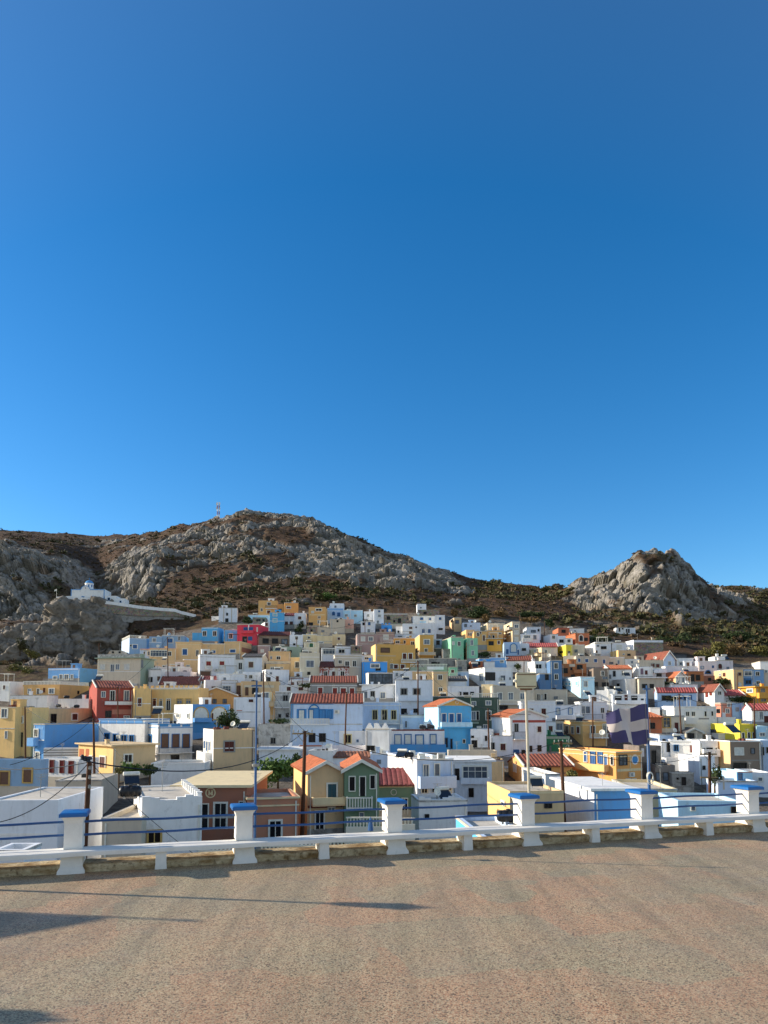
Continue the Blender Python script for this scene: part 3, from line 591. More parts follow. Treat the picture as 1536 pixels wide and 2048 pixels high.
VILLAGE = r'''
@0 1320 4.8
R 460 765 955 | 75 200 | skyblue | y:-14 w:530,172,44,42,gw w:588,165,36,56,gw w:640,165,50,60,gw w:692,165,28,56,gw p:470,750,85,95,paleblue | sky blue flat-roofed house below the brown slope, left edge of village
R 215 570 850 | 235 365 | ochre | y:-12 q: w:285,300,36,50,gw d:368,300,30,55,kw w:425,290,16,45,rr w:497,298,60,60,gw w:750,310,16,30,kk | long ochre house with white balustraded roof terrace in front of the sky blue house
F 556 850 | 372 470 | white | y:-6 D:4 | low white yard house between the ochre house and the red house
K 640 372 0.8 -2 | black water tank beside the wall of the long ochre house
R -70 97 220 | 205 345 | white | y:-12 w:42,262,24,42,rw | white box house at the left photo edge beside the long ochre house
R 95 450 555 | 335 445 | white | y:-8 a:140,425,50,40,kk a:225,425,50,40,kk | low white house with two small arches under the ochre terrace
F -60 135 | 450 850 | yellow | y:-16 w:62,718,28,78,gw w:45,510,70,100,gw | pale yellow house with tall window at the far left photo edge
F 130 295 | 455 840 | yellow | y:-14 w:197,572,62,75,Bw d:178,765,84,140,kk | pale yellow bay with roller blind and dark garage opening near left edge
R 290 470 990 | 460 640 | tan | y:-18 p:296,466,515,600,brown w:375,560,150,80,kk w:715,545,64,76,rw d:512,562,54,92,kk | long tan house with shaded loggia left of the red house
K 560 455 0.75 5 | black water tank on the tan house roof, left one
K 735 462 0.8 5 | black water tank on the tan house roof, right one
L 850 925 1270 | 265 555 | red | r:200,t w:992,330,46,62,gw d:1080,340,54,100,kw d:1215,340,56,100,gw B:1005,1260,398,438,s,white d:1040,520,60,70,kk w:1215,545,60,26,gw p:1075,1260,475,520,salmon | dark red house with brown tiled roof and white balcony front
T 950 200 0.9 4 | solar water heater on the red house's tiled roof corner
@300 1340 4.8
L -170 -155 5 | 175 460 | yellow,yellow | z: w:-100,308,46,84,rw | crenellated yellow villa wing with single brown window left of tiled roof
F 0 465 | 172 410 | yellow | z: y:-10 d:45,312,42,84,rw d:105,320,34,88,kw d:178,330,48,112,kw w:285,300,60,60,gy w:370,300,60,60,gy p:4,460,176,190,cream | crenellated yellow villa main front with three brown doors
F 440 835 | 238 345 | ochre | g:165,m w:500,300,40,44,gk w:620,300,40,44,gk w:718,300,40,44,gk | ochre house with low gable and glass-railed terrace behind blue arches
L 225 405 765 | 328 600 | blue,white | a:490,420,150,140,wy a:662,414,165,132,wy B:410,575,470,500,s,blue w:272,438,40,46,gw w:370,440,26,54,gw d:596,450,30,80,rw p:408,760,505,596,trimblue | blue house with two white arched loggias and bright white side wall
F 800 1062 | 262 570 | palewhite | y:-6 p:1030,1060,264,566,white w:970,295,40,26,rk p:830,885,385,392,clay | tall blank pale blue-white wall house beside the blue arched house
T 900 560 0.95 1 | solar water heater before the blank pale wall house
@0 1320 4.8
F 945 1385 | 562 815 | white | y:-24 D:6 c:trimblue d:1028,752,54,106,kB d:1112,755,52,100,kB d:1195,762,52,94,kB d:1265,762,46,90,kB p:955,1035,578,612,skyblue p:1045,1115,578,612,skyblue p:1125,1195,578,612,skyblue p:1205,1285,578,612,skyblue p:1295,1370,578,612,skyblue A:1150,735 | white house with blue cornice panels and four blue doors
@300 1340 4.8
L -125 72 405 | 515 830 | white | c:trimblue w:-58,664,40,94,kB w:0,664,42,96,kB w:142,680,78,142,BB w:245,680,76,138,BB w:345,680,74,138,BB B:55,405,738,800,m p:90,175,524,544,trimblue p:205,290,524,544,trimblue p:310,385,524,544,trimblue d:240,850,80,70,kk | white corner house with blue frieze and black iron balcony
T 70 430 1.0 2 | solar water heater on the white corner house with blue frieze
@0 1320 4.8
R 315 420 945 | 612 940 | blue | y:-28 w:345,700,56,84,kw B:262,370,745,825,s,skyblue d:362,915,46,74,gw p:318,418,640,668,skyblue | bright blue house with long windowless shaded side wall
F 415 755 | 845 965 | white | D:2 n:1 p:420,750,860,868,grey p:420,750,885,893,grey p:420,750,910,918,grey | white slatted yard wall in front of the long blue side wall | wall
@0 1500 3.84
F 330 602 | 62 230 | white | y:-18 d:400,125,36,100,Rr d:478,128,36,100,Rr d:548,132,40,100,Rr | white yard house with three red doors behind the leaning brown pole
F 425 775 | 232 330 | greige | Y:84 D:9 k:.1 | low grey flat roof with junk behind the leaning brown pole
L 597 865 1190 | -28 190 | tan,yellow | S: d:790,88,50,92,rw w:983,65,74,76,kw p:610,640,-10,170,clay p:660,680,-10,170,clay w:700,70,26,60,rw | tan flat-slab house with columned yellow porch behind the green shrub
F 1160 1570 | 100 215 | white | D:7 y:4 | low white flat-roofed shed left of the sand-coloured house
R -90 305 330 | 75 300 | bluegrey | y:-4 w:35,215,88,118,By w:213,195,82,122,By | blue-grey house with two brown roller blinds at left edge
K 545 205 0.7 20 | small black water tank behind the blue-grey house
R -120 430 775 | 384 960 | palewhite | y:2 Y:46 k:.1 | large plain pale house with wide flat roof in left foreground
R -60 180 295 | 766 960 | palewhite | y:2 Y:38 e:3 | low pale annexe roof just beyond the fence, bottom left
F 775 1080 | 520 900 | greige | y:2 D:7 Y:46 p:780,1076,524,534,white | grey-white lean-to with sloping parapet beside the crenellated white house
F 1080 1545 | 398 860 | white | z:s x: y:22 D:10.5 Y:47 k:.12 w:1185,665,120,110,ky p:1540,1542,400,800,white | white house with stepped parapet and one ochre-framed window
K 1000 372 1.1 3 | big black water tank on the stepped parapet house roof
T 1010 275 .75 8 | solar water heater on the stepped parapet house's rear roof
@380 1460 3.84
F -100 430 | 440 900 | brown | D:13 y:2 Y:58 S:cream d:-10,655,60,200,kw d:115,660,62,196,kw d:235,655,114,210,kw w:405,565,62,44,kw o:158,482,40,cream m:158,482,34 | brown house with round letter M emblem and tall dark doors
L 428 440 830 | 520 900 | brown2 | Y:57 D:6 c:cream d:655,760,112,150,kw w:545,705,24,34,kk | terracotta house with open roof terrace right of the M emblem house
L 812 900 1178 | 320 800 | sand,yellow | g:246,o,sand D:9 d:1090,470,88,134,Tw B:930,1178,528,575,s,cream d:995,690,80,150,kw w:1085,605,62,32,gw p:905,1172,580,592,maroon | sand-coloured gabled house with orange roof and teal door
F 1184 1450 | 305 800 | green | g:234,o,green D:9 y:4 w:1245,412,54,120,kw d:1325,430,54,156,kw w:1402,398,46,110,kw B:1200,1400,508,605,b w:1318,660,40,60,gw | sage green gabled house with orange roof and white baluster balcony
@760 1460 3.84
F -9 285 | 420 650 | green | r:298,c,9 D:8 y:3 o:105,478,24,oldwhite d:105,570,64,96,kw d:190,585,52,130,kw w:20,575,42,92,kw p:-5,280,424,440,cream | low green house with maroon corrugated roof and round ornament
L 60 285 565 | 222 660 | paleblue,white | w:352,312,50,100,gw w:437,305,46,100,gw B:290,565,350,442,s,paleblue p:400,520,372,410,bluegrey w:340,465,54,44,kw w:428,455,50,40,kk w:525,440,52,54,gw A:465,200 | pale blue house with white side wall and slotted balcony parapet
K 222 215 0.8 2 | black water tank on the pale blue slotted-balcony house
T 165 215 0.7 2 | solar water heater on the pale blue slotted-balcony house
F 555 862 | 242 660 | palewhite | Y:88 S:white w:730,335,206,130,Gw d:593,340,34,90,kk B:620,835,385,410,s,palewhite w:700,480,40,70,kk | white house with glazed upper veranda and outside steps
F 520 955 | 230 470 | tan | Y:103 p:525,950,224,234,maroon | wide blank beige house with curved parapet behind the glazed veranda
F 525 900 | 158 230 | greige | Y:107 D:3 n:1 | grey-beige curved parapet wall above the blank beige house | wall
F 300 672 | 540 760 | white | Y:66 D:5 z:s y:6 w:360,660,34,30,kk | little white house with scooped parapet and rooftop clutter
T 490 540 0.9 2 | solar water heater on the scooped parapet house
U 435 545 0.8 1 | satellite dish on the scooped parapet house
L 500 815 1200 | 838 1000 | paleblue,cyan | Y:36 D:8 | low house with light blue roof edge just beyond the fence
K 985 720 0.95 5 | black water tank on the light blue edged roof by the fence
L 880 1000 1415 | 470 760 | tan,yellow | Y:66 D:9 w:1290,580,60,40,kk w:950,560,30,40,kw p:885,1410,476,486,cream | tan flat-roofed house with yellow side behind the fourth post
T 1200 440 0.8 4 | solar water heater on the tan flat-roofed house by lamp post
@820 1360 4.8
L 945 1105 1560 | 825 960 | orange,ochre | r:716,t d:1010,840,30,90,ww p:1110,1540,890,900,brown w:1240,860,50,40,kk w:1330,860,50,40,kk | orange-ochre bungalow with long red tiled roof right of lamp post
L 1075 1300 1440 | 900 980 | white | Y:86 w:1235,945,60,30,rw p:1160,1260,935,965,lemon | small white flat house with yellow shutter before red tiled bungalow
@1136 1450 3.84
L -60 205 505 | 503 760 | blue,palewhite | Y:66 D:11 S:white | bright blue and white flat-roofed house right of lamp post
F 505 845 | 485 760 | cream | Y:68 D:9 d:748,640,42,116,kw w:800,625,42,80,kw | cream flat-roofed house behind the flag pole foot
F 848 1340 | 580 760 | palecyan | Y:60 D:6 w:905,590,30,30,kk w:960,640,40,40,gw w:1210,600,60,30,gw w:1270,650,40,50,kk | pale greenish white house with wire-fenced roof beyond the fifth post
@1080 1380 4.8
L 190 735 985 | 592 915 | orange | c:cream y:28 w:440,640,38,106,bw w:510,650,50,122,bb w:580,650,50,112,bb d:635,675,40,116,bw w:695,672,32,100,kw w:795,672,80,104,Gk B:380,665,705,775,s,yellow w:845,880,52,64,bw w:900,880,44,64,bw o:910,668,34,white,trimblue p:860,870,620,750,cream p:740,982,760,772,cream A:870,810 | ornate orange mansion with blue shutters and round blue window
U 600 470 0.9 4 | satellite dish on the ornate orange mansion
F 960 1170 | 535 830 | ruin | y:10 d:1092,650,40,140,kk p:970,1000,560,640,pinkwhite | roofless grey ruin with tall dark doorway right of orange mansion
F 1110 1300 | 720 880 | ruin | w:1130,830,50,80,gk w:1205,830,50,80,gk d:1275,850,50,110,kk | crumbling grey-pink ruin with two barred windows
L 1255 1270 1480 | 790 900 | concrete | d:1380,875,40,80,kk w:1475,880,24,40,kk w:1320,850,20,20,kk | small grey shed with sagging roof beside the ruin
@1216 1400 4.8
F 515 606 | 400 560 | palewhite | y:12 d:580,455,34,90,kk p:520,600,404,412,white | narrow blue-shaded white house right of the flag
F 600 888 | 386 560 | white | y:-20 D:6 w:655,460,50,66,kb w:816,468,54,68,Rr B:640,790,520,560,s,white c:palewhite | white house with red shutters and stepped white terrace
F 560 790 | 560 620 | white | D:3 n:1 | whitewashed terrace wall under the red-shuttered white house | wall
F 885 1062 | 392 640 | white | B:900,1060,470,540,s w:915,480,40,50,gw w:975,480,60,46,kk w:1037,468,22,26,kw | white house with deep open balcony left of the taupe house
L 870 880 1030 | 540 720 | palewhite | w:920,650,28,40,kk p:885,1025,545,552,white | sloping white lean-to house behind the right wooden pole
L 1000 1180 1475 | 392 690 | taupe,peach | w:1257,493,92,78,ww w:1388,488,38,56,gk d:1265,630,130,60,kk p:1455,1473,396,686,greige p:1190,1470,575,582,grey | taupe block house with peach side wall and white shutter
L 1000 1240 1392 | 692 850 | palecyan | w:1265,735,50,70,gb w:1110,760,24,40,kb p:1245,1390,688,696,salmon | pale cyan house with red roof edge at lower right
F 1385 1580 | 695 830 | palewhite | w:1370,710,20,30,kk w:1460,760,50,40,gw | white flat house at the right photo edge beside the pale cyan house
F 1060 1440 | 775 900 | paleblue | Y:92 D:4 p:1100,1120,730,860,greige | pale blue low house with flat white coping below the pale cyan house
F 1470 1580 | 385 640 | paleblue | y:-3 w:1485,490,28,82,kg w:1530,480,28,60,kg | pale blue house at right photo edge beside the taupe block
# ---- third band right
@1080 1380 4.8
L 225 412 645 | 300 465 | ochre,yellow | w:262,380,38,84,kw w:315,385,30,80,kw w:370,383,34,80,rw w:505,380,54,84,kw w:620,365,40,84,kw B:470,640,415,462,b c:cream | ochre house with sunlit yellow side left of the flag
F 150 230 | 300 445 | greige | w:190,370,64,100,gg | narrow grey house with wide glazed balcony left of ochre house
F 65 152 | 300 445 | palewhite | w:103,372,48,62,rk p:70,150,440,444,grey | narrow white house with brown shutters left of the grey one
F 62 290 | 445 620 | green2 | p:62,290,445,470,sage w:100,570,16,60,gg | emerald green ground floor house under the narrow grey house
F 385 645 | 110 296 | palewhite | w:412,190,48,78,gw w:460,190,34,62,gk w:600,195,40,54,kw B:415,600,232,284,m c:white | white house with dark iron balcony above the ochre house
F 545 728 | 2 118 | white | y:-22 D:5 | blank sunlit white block house above the iron balcony house
F 700 1015 | 38 155 | palewhite | w:750,85,64,52,kk d:826,85,28,74,rr w:905,82,58,52,kk w:982,100,26,34,kk B:720,1000,112,135,s c:white | white house with two wide dark windows and red door above the flag
T 460 60 0.9 | solar water heater on the white house above the flag
F 1045 1172 | 262 450 | clay | h:215,o w:1080,343,48,58,kk p:1050,1170,375,382,brown | brick-red house with orange hipped roof right of the flag
F 1172 1392 | 252 435 | beige | w:1215,310,84,112,Gy d:1310,365,32,104,rr p:1176,1390,245,258,concrete w:1260,240,30,20,kk | weathered beige house with rusty red door and yellowish glazing
F 1150 1390 | 425 540 | paleblue | w:1190,500,30,60,kk | whitewashed blue-tinted wall house below the weathered beige house
@1216 1400 4.8
F 640 1045 | 60 250 | white | w:763,133,40,48,kw w:818,133,40,48,kw w:935,132,24,52,kw w:1000,130,24,48,kw B:730,840,170,232,s,white p:870,970,172,186,grey c:palewhite | white house with four dark windows and jutting white balcony
F 405 500 | 72 165 | white | y:-18 | small sunlit white cube above the brick-red house
F 540 630 | 55 138 | white | y:-20 | sunlit white cube left of the four-windowed white house
F 755 908 | 308 385 | greige | g:272,k w:795,343,64,50,kk | little grey gabled house with dark opening left of the lemon house
L 895 1268 1435 | 232 385 | lemon | w:980,318,120,76,Gk w:1295,345,28,66,kw w:1350,340,28,66,kw w:1398,340,30,66,kw p:1270,1432,235,292,lemon | lemon yellow house with three dark windows and glazed side
T 1190 320 1.3 -6 | solar water heater in front of the lemon yellow house
F 1060 1210 | 320 390 | white | Y:128 D:3 | tiny white outhouse in front of the lemon yellow house
F 1060 1225 | 165 235 | white | D:5 y:-14 | white sloping block behind the lemon yellow house
L 1030 1085 1202 | 25 155 | salmon | w:1160,45,38,48,gw w:1147,105,44,48,gw w:1062,105,30,40,kk | salmon pink house with two pale windows above the lemon house
L 1295 1385 1580 | 92 240 | palewhite | r:38,p w:1415,150,50,80,ww w:1470,150,40,80,gw d:1522,185,44,64,rr | white house with pink tiled roof and red door at right edge
F 1430 1540 | 250 390 | palecyan | w:1480,330,60,40,gw | pale cyan house squeezed between lemon and right-edge houses
F 1195 1300 | 30 160 | bluegrey | w:1240,90,30,40,gg | small blue-grey shaded house beside the salmon pink one
# ---- second band right (E)
@1216 1220 4.8
L 55 80 186 | 168 226 | white | w:110,190,14,36,kk w:140,180,16,14,kk d:180,200,14,36,kk G: e:1.2 | lone flat white hut on the slope below the peak, the larger of two
F 188 264 | 172 226 | palewhite | G: e:1.2 d:200,200,14,40,kk | small cream-white hut touching the larger white hut on the slope
L 165 250 532 | 286 410 | stone,palewhite | y:4 p:250,532,290,312,palewhite | stone-walled church hall with white top band below the peak
F 40 178 | 312 398 | palewhite | w:108,355,54,42,ww | white house beside the stone-walled hall
L 310 535 648 | 470 570 | paleblue,palewhite | g:394,t w:590,510,30,40,gw w:370,510,40,30,kw | white gabled house with red roof below the stone hall
L 640 652 822 | 462 560 | palewhite | w:710,515,64,40,gw c:white | square white house with wide curtained window right of red gable
F 552 872 | 538 605 | palewhite | D:3 n:1 | long white terrace wall below the square white house | wall
F 870 1047 | 490 615 | pinkwhite | w:905,552,30,30,wb w:1007,545,16,24,bb a:960,595,60,40,kb | pinkish white house with small blue windows and arch
F 1045 1202 | 482 580 | pinkwhite | w:1150,560,24,30,gg a:1075,540,50,60,rw | pinkish white house with rooftop room and brown arch
F 1025 1125 | 446 490 | white | e:.6 D:4 | rooftop cube on the pinkish white houses
T 1125 480 1.0 | solar water heater beside the rooftop cube at right
L 1020 1210 1302 | 565 740 | peach | w:1117,620,22,34,rr w:1080,620,20,30,gw w:1262,615,34,34,rg d:1262,715,34,40,ww | orange-peach house with sunlit side above the amber house
F 1300 1392 | 565 730 | steelblue | w:1345,608,84,52,Gw p:1302,1390,652,675,navy w:1345,690,70,50,kb | steel blue house with glazed upper balcony at right
F 1390 1500 | 568 730 | steelblue | w:1435,612,44,44,kw w:1440,700,44,44,kw | steel blue house with two square windows at right
F 1495 1580 | 572 730 | greige | w:1515,590,30,30,gw | greyish white house at right edge beside steel blue houses
F 1462 1580 | 490 575 | white | y:-14 | bright white box house at right edge below brown hill
L 1280 1425 1580 | 742 900 | amber | S:amber w:1365,775,64,44,gw w:1485,770,54,48,gy B:1425,1560,795,848,s,amber w:1490,865,60,40,gy | amber yellow house with overhanging slab roof at right edge
L 862 1025 1118 | 772 880 | white | g:712,t w:1070,797,40,40,kw d:950,812,24,50,Rr w:988,800,22,38,Rr | white gabled house with red roof and red door left of amber house
F 1118 1308 | 818 870 | white | r:770,p | low white house with pinkish red roof left of the amber house
F 755 922 | 588 705 | terracotta | d:812,655,34,76,kk w:863,650,40,54,kk c:brown | square terracotta house with dark door and window at right
F 920 1027 | 630 705 | brown | w:975,665,30,30,kk | plain brown block beside the square terracotta house
L 515 650 752 | 640 710 | white,peach | g:590,o w:675,670,26,54,gw w:720,670,26,54,gw w:565,668,26,34,rr w:615,668,26,34,rr | little temple-fronted house with orange roof and peach side
F 10 232 | 566 670 | white | r:534,o w:60,612,26,54,kk w:145,605,32,50,kw d:20,640,20,40,gg | white house with orange roof and dark windows left of centre-right
L 0 100 266 | 386 460 | sand,yellow | w:200,430,30,20,kk w:150,425,20,16,gw | sand-coloured house with yellow sunlit side under the stone hall
F 0 160 | 452 560 | beige | w:30,510,40,20,gk w:100,500,26,40,gw w:85,530,20,30,kk | beige house with small windows below the sand-coloured one
L 158 165 306 | 470 550 | white | w:230,500,26,30,gw | bright white block house left of the two-window grey house
F 300 540 | 480 565 | greige | w:430,530,40,40,rg w:477,535,40,40,rg | grey-beige house with two brown square windows side by side
F 295 432 | 540 660 | white | w:325,590,26,56,pp d:367,600,24,40,rr p:300,430,545,552,palewhite | white house with mauve shutter and brown door
F 430 555 | 560 655 | palewhite | B:432,552,575,605,s w:490,625,50,30,kk | pale house with wide dark recess under a white balcony
L 45 170 268 | 660 770 | white | w:100,720,24,30,kk | large bright white block with slanting top right of the pale cyan
F 300 545 | 655 790 | greige | w:350,730,50,40,kk w:420,730,40,40,kk S:white | grey house with white overhanging slab and dark veranda
F 610 862 | 712 810 | palewhite | o:805,735,14,white w:660,760,30,30,gg | white wall house with round medallion below the temple-fronted house
L 462 475 850 | 785 895 | bluewhite | r:748,p w:700,838,28,40,bb w:735,845,24,44,kb w:790,838,28,44,bb w:560,845,90,50,kk | blue-tinted house with pinkish red roof above the flag pole top
F 0 60 | 760 900 | white | y:-15 | narrow white sunlit wall house left of the flag pole
T 100 790 0.9 6 | solar water heater left of the blue flag pole's cross
T 180 640 0.8 | solar water heater on the bright white slanting block
# ---- top right (D)
@900 1200 4.8
L -75 12 132 | 355 585 | mint | w:32,415,24,36,ww w:88,420,32,46,kw p:14,130,352,360,greige | mint green house with grey cornice left of its twin
L 118 165 268 | 365 585 | mint | w:208,410,32,56,gw w:218,508,30,50,gw p:166,266,430,438,sage | mint green house with pale windows right of its twin
L 80 155 236 | 285 365 | ochrelight,yellow | w:208,330,44,40,gw w:180,330,16,30,rw | small yellow house behind the mint green twins
F 232 357 | 296 445 | ochre | w:290,315,24,24,rw w:325,365,30,60,Bw w:270,330,30,40,kw | ochre house with narrow shuttered bay right of mint twins
F 343 518 | 290 390 | ochre | a:378,358,26,46,kw a:418,358,26,46,kw w:480,320,30,20,kw | ochre house with two arched windows high on the right
F 358 518 | 376 450 | amber | S:greige w:468,408,30,36,rw w:395,415,50,40,kk | amber house with pale slab roof under the arched windows
L 288 360 530 | 218 300 | beige,cream | w:488,258,40,40,ww w:400,260,30,40,ww | cream house with white shutters at the top right edge
L 518 600 674 | 206 410 | greige,cream | w:637,252,44,40,gw w:637,312,44,44,ww w:637,378,40,44,ww w:560,260,24,30,kk w:565,330,40,40,gw B:530,598,280,298,s | tall grey-beige tower house with cream sunlit side
F 680 862 | 326 415 | palewhite | w:740,352,70,34,Gw w:815,358,38,50,gw B:695,790,370,405,b | white house with glazed bay and baluster balcony
F 735 872 | 256 335 | palewhite | w:800,300,46,24,gk w:850,290,16,24,kk | white upper house above the glazed bay house
L 898 965 1038 | 325 420 | palewhite,white | w:993,357,32,36,kw p:968,1036,410,418,red | small white house with one window below the hillside pole
F 1040 1148 | 268 345 | brickorange | p:1042,1146,270,276,red w:1090,300,40,30,kk | orange-red house at the top behind the white-topped brick house
F 1143 1288 | 270 325 | white | U: w:1200,300,20,16,gg | white rooftop house above the brick-orange arched house
L 1108 1205 1338 | 318 430 | brickorange | a:1258,365,46,66,kw w:1305,378,34,32,kk c:terracotta | brick-orange house with arched window at the top right
F 1105 1178 | 366 430 | white | w:1142,392,36,36,kw | tiny white house left of the brick-orange arched house
F 1035 1110 | 345 425 | palewhite | w:1070,395,40,30,kk | tiny shaded white house with dark opening below the orange-red house
F 518 672 | 405 540 | bluewhite | a:610,460,70,90,wB w:550,495,22,44,bb d:655,500,20,50,bw | blue-tinted house with painted blue arch in the upper right
F 668 762 | 418 505 | palewhite | w:710,475,40,26,kk | white house with one low dark window beside blue arch house
F 755 1032 | 452 485 | pinkwhite | r:418,p | long low house with salmon red roof left of the bright yellow cube
L 1025 1115 1178 | 425 530 | lemon | w:1143,508,24,34,kk w:1070,500,30,20,kk | bright lemon yellow cube house in the upper right
L 690 880 972 | 455 570 | beige,cream | w:918,492,28,34,kw w:760,500,22,30,kk w:820,490,22,30,gw B:740,870,515,545,s,cream | beige stepped house with one dark window below salmon roof
F 545 788 | 580 640 | white | r:540,t | white house with bright red roof in the upper middle right
F 385 558 | 552 620 | skyblue | w:498,590,40,30,gw c:white | sky blue low house left of the bright red roof
L 200 280 392 | 560 640 | azure,skyblue | w:330,590,30,30,gw | azure low house between mint twin and sky blue house
L 175 335 602 | 645 812 | palewhite,white | w:385,733,96,80,kk w:303,740,44,86,gw w:507,748,38,44,gk w:575,755,12,24,gg A:490,760 c:white | big white cube house with large dark window left of floodlight panel
T 240 650 0.9 | solar water heater on the big white cube house
F 198 315 | 585 650 | clay | w:260,610,64,34,kk | rust-coloured shed with dark opening behind the big white cube
F 325 430 | 590 650 | white | e:.6 | small white rooftop room behind the big white cube
L 690 815 968 | 585 720 | palewhite,white | w:850,640,70,60,kw B:812,962,660,702,s,white w:925,632,26,48,gw c:white | white house with dark window and solid balcony left of navy house
F 965 1077 | 576 800 | navy | w:1018,632,44,62,kw w:1020,737,42,58,kw | navy blue narrow house with two white-framed windows
F 862 968 | 704 810 | navy | w:930,740,36,56,kk p:866,966,704,712,palewhite | navy blue lower house under the solid white balcony
U 955 570 0.9 | satellite dish on the navy blue house
F 1076 1312 | 612 760 | terracotta | w:1105,678,52,50,kk w:1165,660,20,26,kk w:1245,645,54,46,kk p:1145,1200,615,640,beige B:1180,1300,670,705,s,terracotta w:1180,730,40,30,kk | terracotta orange house with pale dormer right of navy house
F 1090 1225 | 535 625 | beige,cream | w:1130,580,20,24,gw y:-14 | cream sunlit house behind the terracotta orange house
F 1212 1530 | 538 660 | greige | w:1240,578,30,40,bw w:1312,582,40,40,bw w:1397,582,38,40,bw w:1478,590,30,44,bw | long grey-white house with four blue-shuttered windows
F 1380 1530 | 655 850 | taupe | w:1465,705,34,50,kw w:1488,748,54,26,gg w:1490,812,64,44,kk w:1400,815,40,54,kk | taupe house with dark openings above the pale cyan house
L 1045 1255 1388 | 735 890 | palecyan | w:1302,805,40,60,gw w:1080,805,34,40,cw w:1120,805,32,40,cw w:1152,805,30,40,cw w:1220,800,30,54,cw w:1358,797,10,20,gg c:white | pale cyan-white house with a row of cyan windows on its lit side
F 1178 1292 | 430 515 | beige | w:1210,490,30,30,gg | small beige house right of the lemon yellow cube
L 1280 1395 1448 | 415 535 | palewhite,white | w:1405,497,26,30,rw w:1420,440,20,20,gg | white house with sunlit side and small red window
F 1408 1548 | 412 500 | palewhite | w:1475,458,54,28,kk S:white | white house with wide dark window beneath slab roof
F 60 162 | 575 690 | concrete | w:95,660,40,40,gk | bare concrete house below the mint green twins
F -10 76 | 640 800 | mint | w:25,685,36,38,rw w:25,760,40,40,kw B:-5,74,700,735,b | low mint house with brown window and white balcony
F 74 182 | 686 790 | paleblue | w:90,740,24,50,gb | pale blue house between low mint house and big white cube
L -5 40 110 | 168 250 | sand | w:68,210,36,34,gk w:20,200,20,20,kk | sand-coloured ruin at the top edge below brown tree
F 122 292 | 218 285 | paleblue | w:150,245,26,30,gk w:200,250,20,20,bw | pale blue cottage at the top edge below dark shrubs
# ---- top middle (C)
@600 1180 4.8
R 82 245 266 | 162 355 | ochre | w:180,190,66,30,kw w:122,212,30,24,ww w:185,262,30,26,kw w:183,305,30,36,kw w:105,325,40,28,kk p:92,238,235,242,cream | tall ochre house with outside stairs at the top left of centre
F 262 416 | 172 290 | bluewhite | w:372,235,30,38,bB a:322,225,28,36,bb p:264,414,180,190,skyblue | blue-trimmed house at the very top beside the tall ochre house
F 415 602 | 192 290 | palecyan | w:445,245,32,28,gw w:532,247,28,26,gw p:480,486,192,280,palewhite | pale cyan house at the top with two small windows
F 285 422 | 128 190 | palewhite | w:340,160,20,20,gg n:1 | white rooftop house standing above the blue-trimmed house
F 618 716 | 206 310 | palewhite | w:655,245,26,28,gw w:640,290,20,20,gk | white terraced house left of the slim white tower house
F 710 804 | 182 345 | palewhite | w:760,205,26,24,bw w:762,248,30,30,gw w:748,308,24,34,gw | slim white tower house at the village top
F 583 720 | 302 420 | palewhite | w:665,322,32,40,bw w:610,325,20,26,kk w:660,392,28,38,gw p:540,700,345,352,white | white house with blue window and outside stairs mid top
F 285 427 | 280 430 | greige | w:360,300,18,20,kk p:300,310,290,410,oldwhite | grey-white rendered house left of the salmon one
F 425 517 | 280 390 | salmonpink | w:470,330,16,16,gg | plain salmon pink house below the pale cyan top house
F 20 162 | 426 520 | cream | w:88,457,30,26,kw | cream house with one small window, left part of the long cream row
F 160 312 | 433 530 | cream | p:165,308,490,496,oldwhite w:200,505,60,20,gw | cream house with white sill band in the middle of the cream row
F 308 434 | 426 510 | cream | w:373,467,30,30,rw | cream house with brown window, right part of the cream row
F 68 164 | 345 435 | stone | w:110,390,20,20,kk | rough stone house above the cream row
F 163 292 | 356 430 | greige | w:220,395,30,20,gg | grey rendered house right of the rough stone house
L 535 548 742 | 420 620 | mauve | w:605,470,44,48,ww w:680,470,50,46,gw p:560,740,418,426,greige | mauve house with white shutters and a white staircase
F 733 902 | 403 520 | mauve | w:825,455,54,54,ww B:800,900,480,512,b c:greige | mauve upper house with white shutter right of the staircase
F 780 882 | 332 410 | azure | w:825,382,30,44,bb z: | small bright azure house above the mauve house
L 1068 1085 1302 | 245 345 | white | w:1168,275,40,34,bw w:1248,278,28,32,bw p:1150,1210,300,315,palecyan | white house with blue windows, upper left of white complex
F 1298 1392 | 241 385 | palewhite | w:1345,275,32,32,bw w:1350,375,40,20,kk | white house with blue window, right end of white complex
F 1140 1308 | 320 440 | palewhite | d:1184,392,34,40,bw d:1242,392,34,40,bw | white house with two blue doors below the white complex
F 983 1147 | 326 440 | palewhite | w:1063,364,40,30,rw w:1063,410,40,36,rw w:1115,358,14,14,kk p:990,1145,322,330,white | white house with two stacked brown windows left of blue doors
F 920 988 | 345 430 | white | y:-16 w:945,400,16,20,kk | small sunlit white cube left of the stacked brown windows
F 1125 1212 | 133 195 | palewhite | e:.6 D:4 w:1160,170,14,14,gg | white water-tower cube standing on the stone block, topmost
F 1133 1338 | 190 255 | stone | D:8 w:1200,220,30,24,kk | rough stone house beneath the topmost white cube
F 803 1028 | 229 340 | stone | d:955,295,30,44,kk w:850,270,34,34,kk w:905,300,20,24,kk | roofless stone ruin with dark doorway at the top
L 683 725 1108 | 520 760 | mustard,yellow | w:818,578,88,48,Bk d:1003,637,46,66,rw d:1060,637,46,66,rw B:968,1116,665,700,b w:878,732,30,54,kw w:920,735,50,50,rw w:985,735,50,50,rw o:880,675,13,cream p:740,920,628,636,greige | large mustard house with brown roller blind and baluster balcony
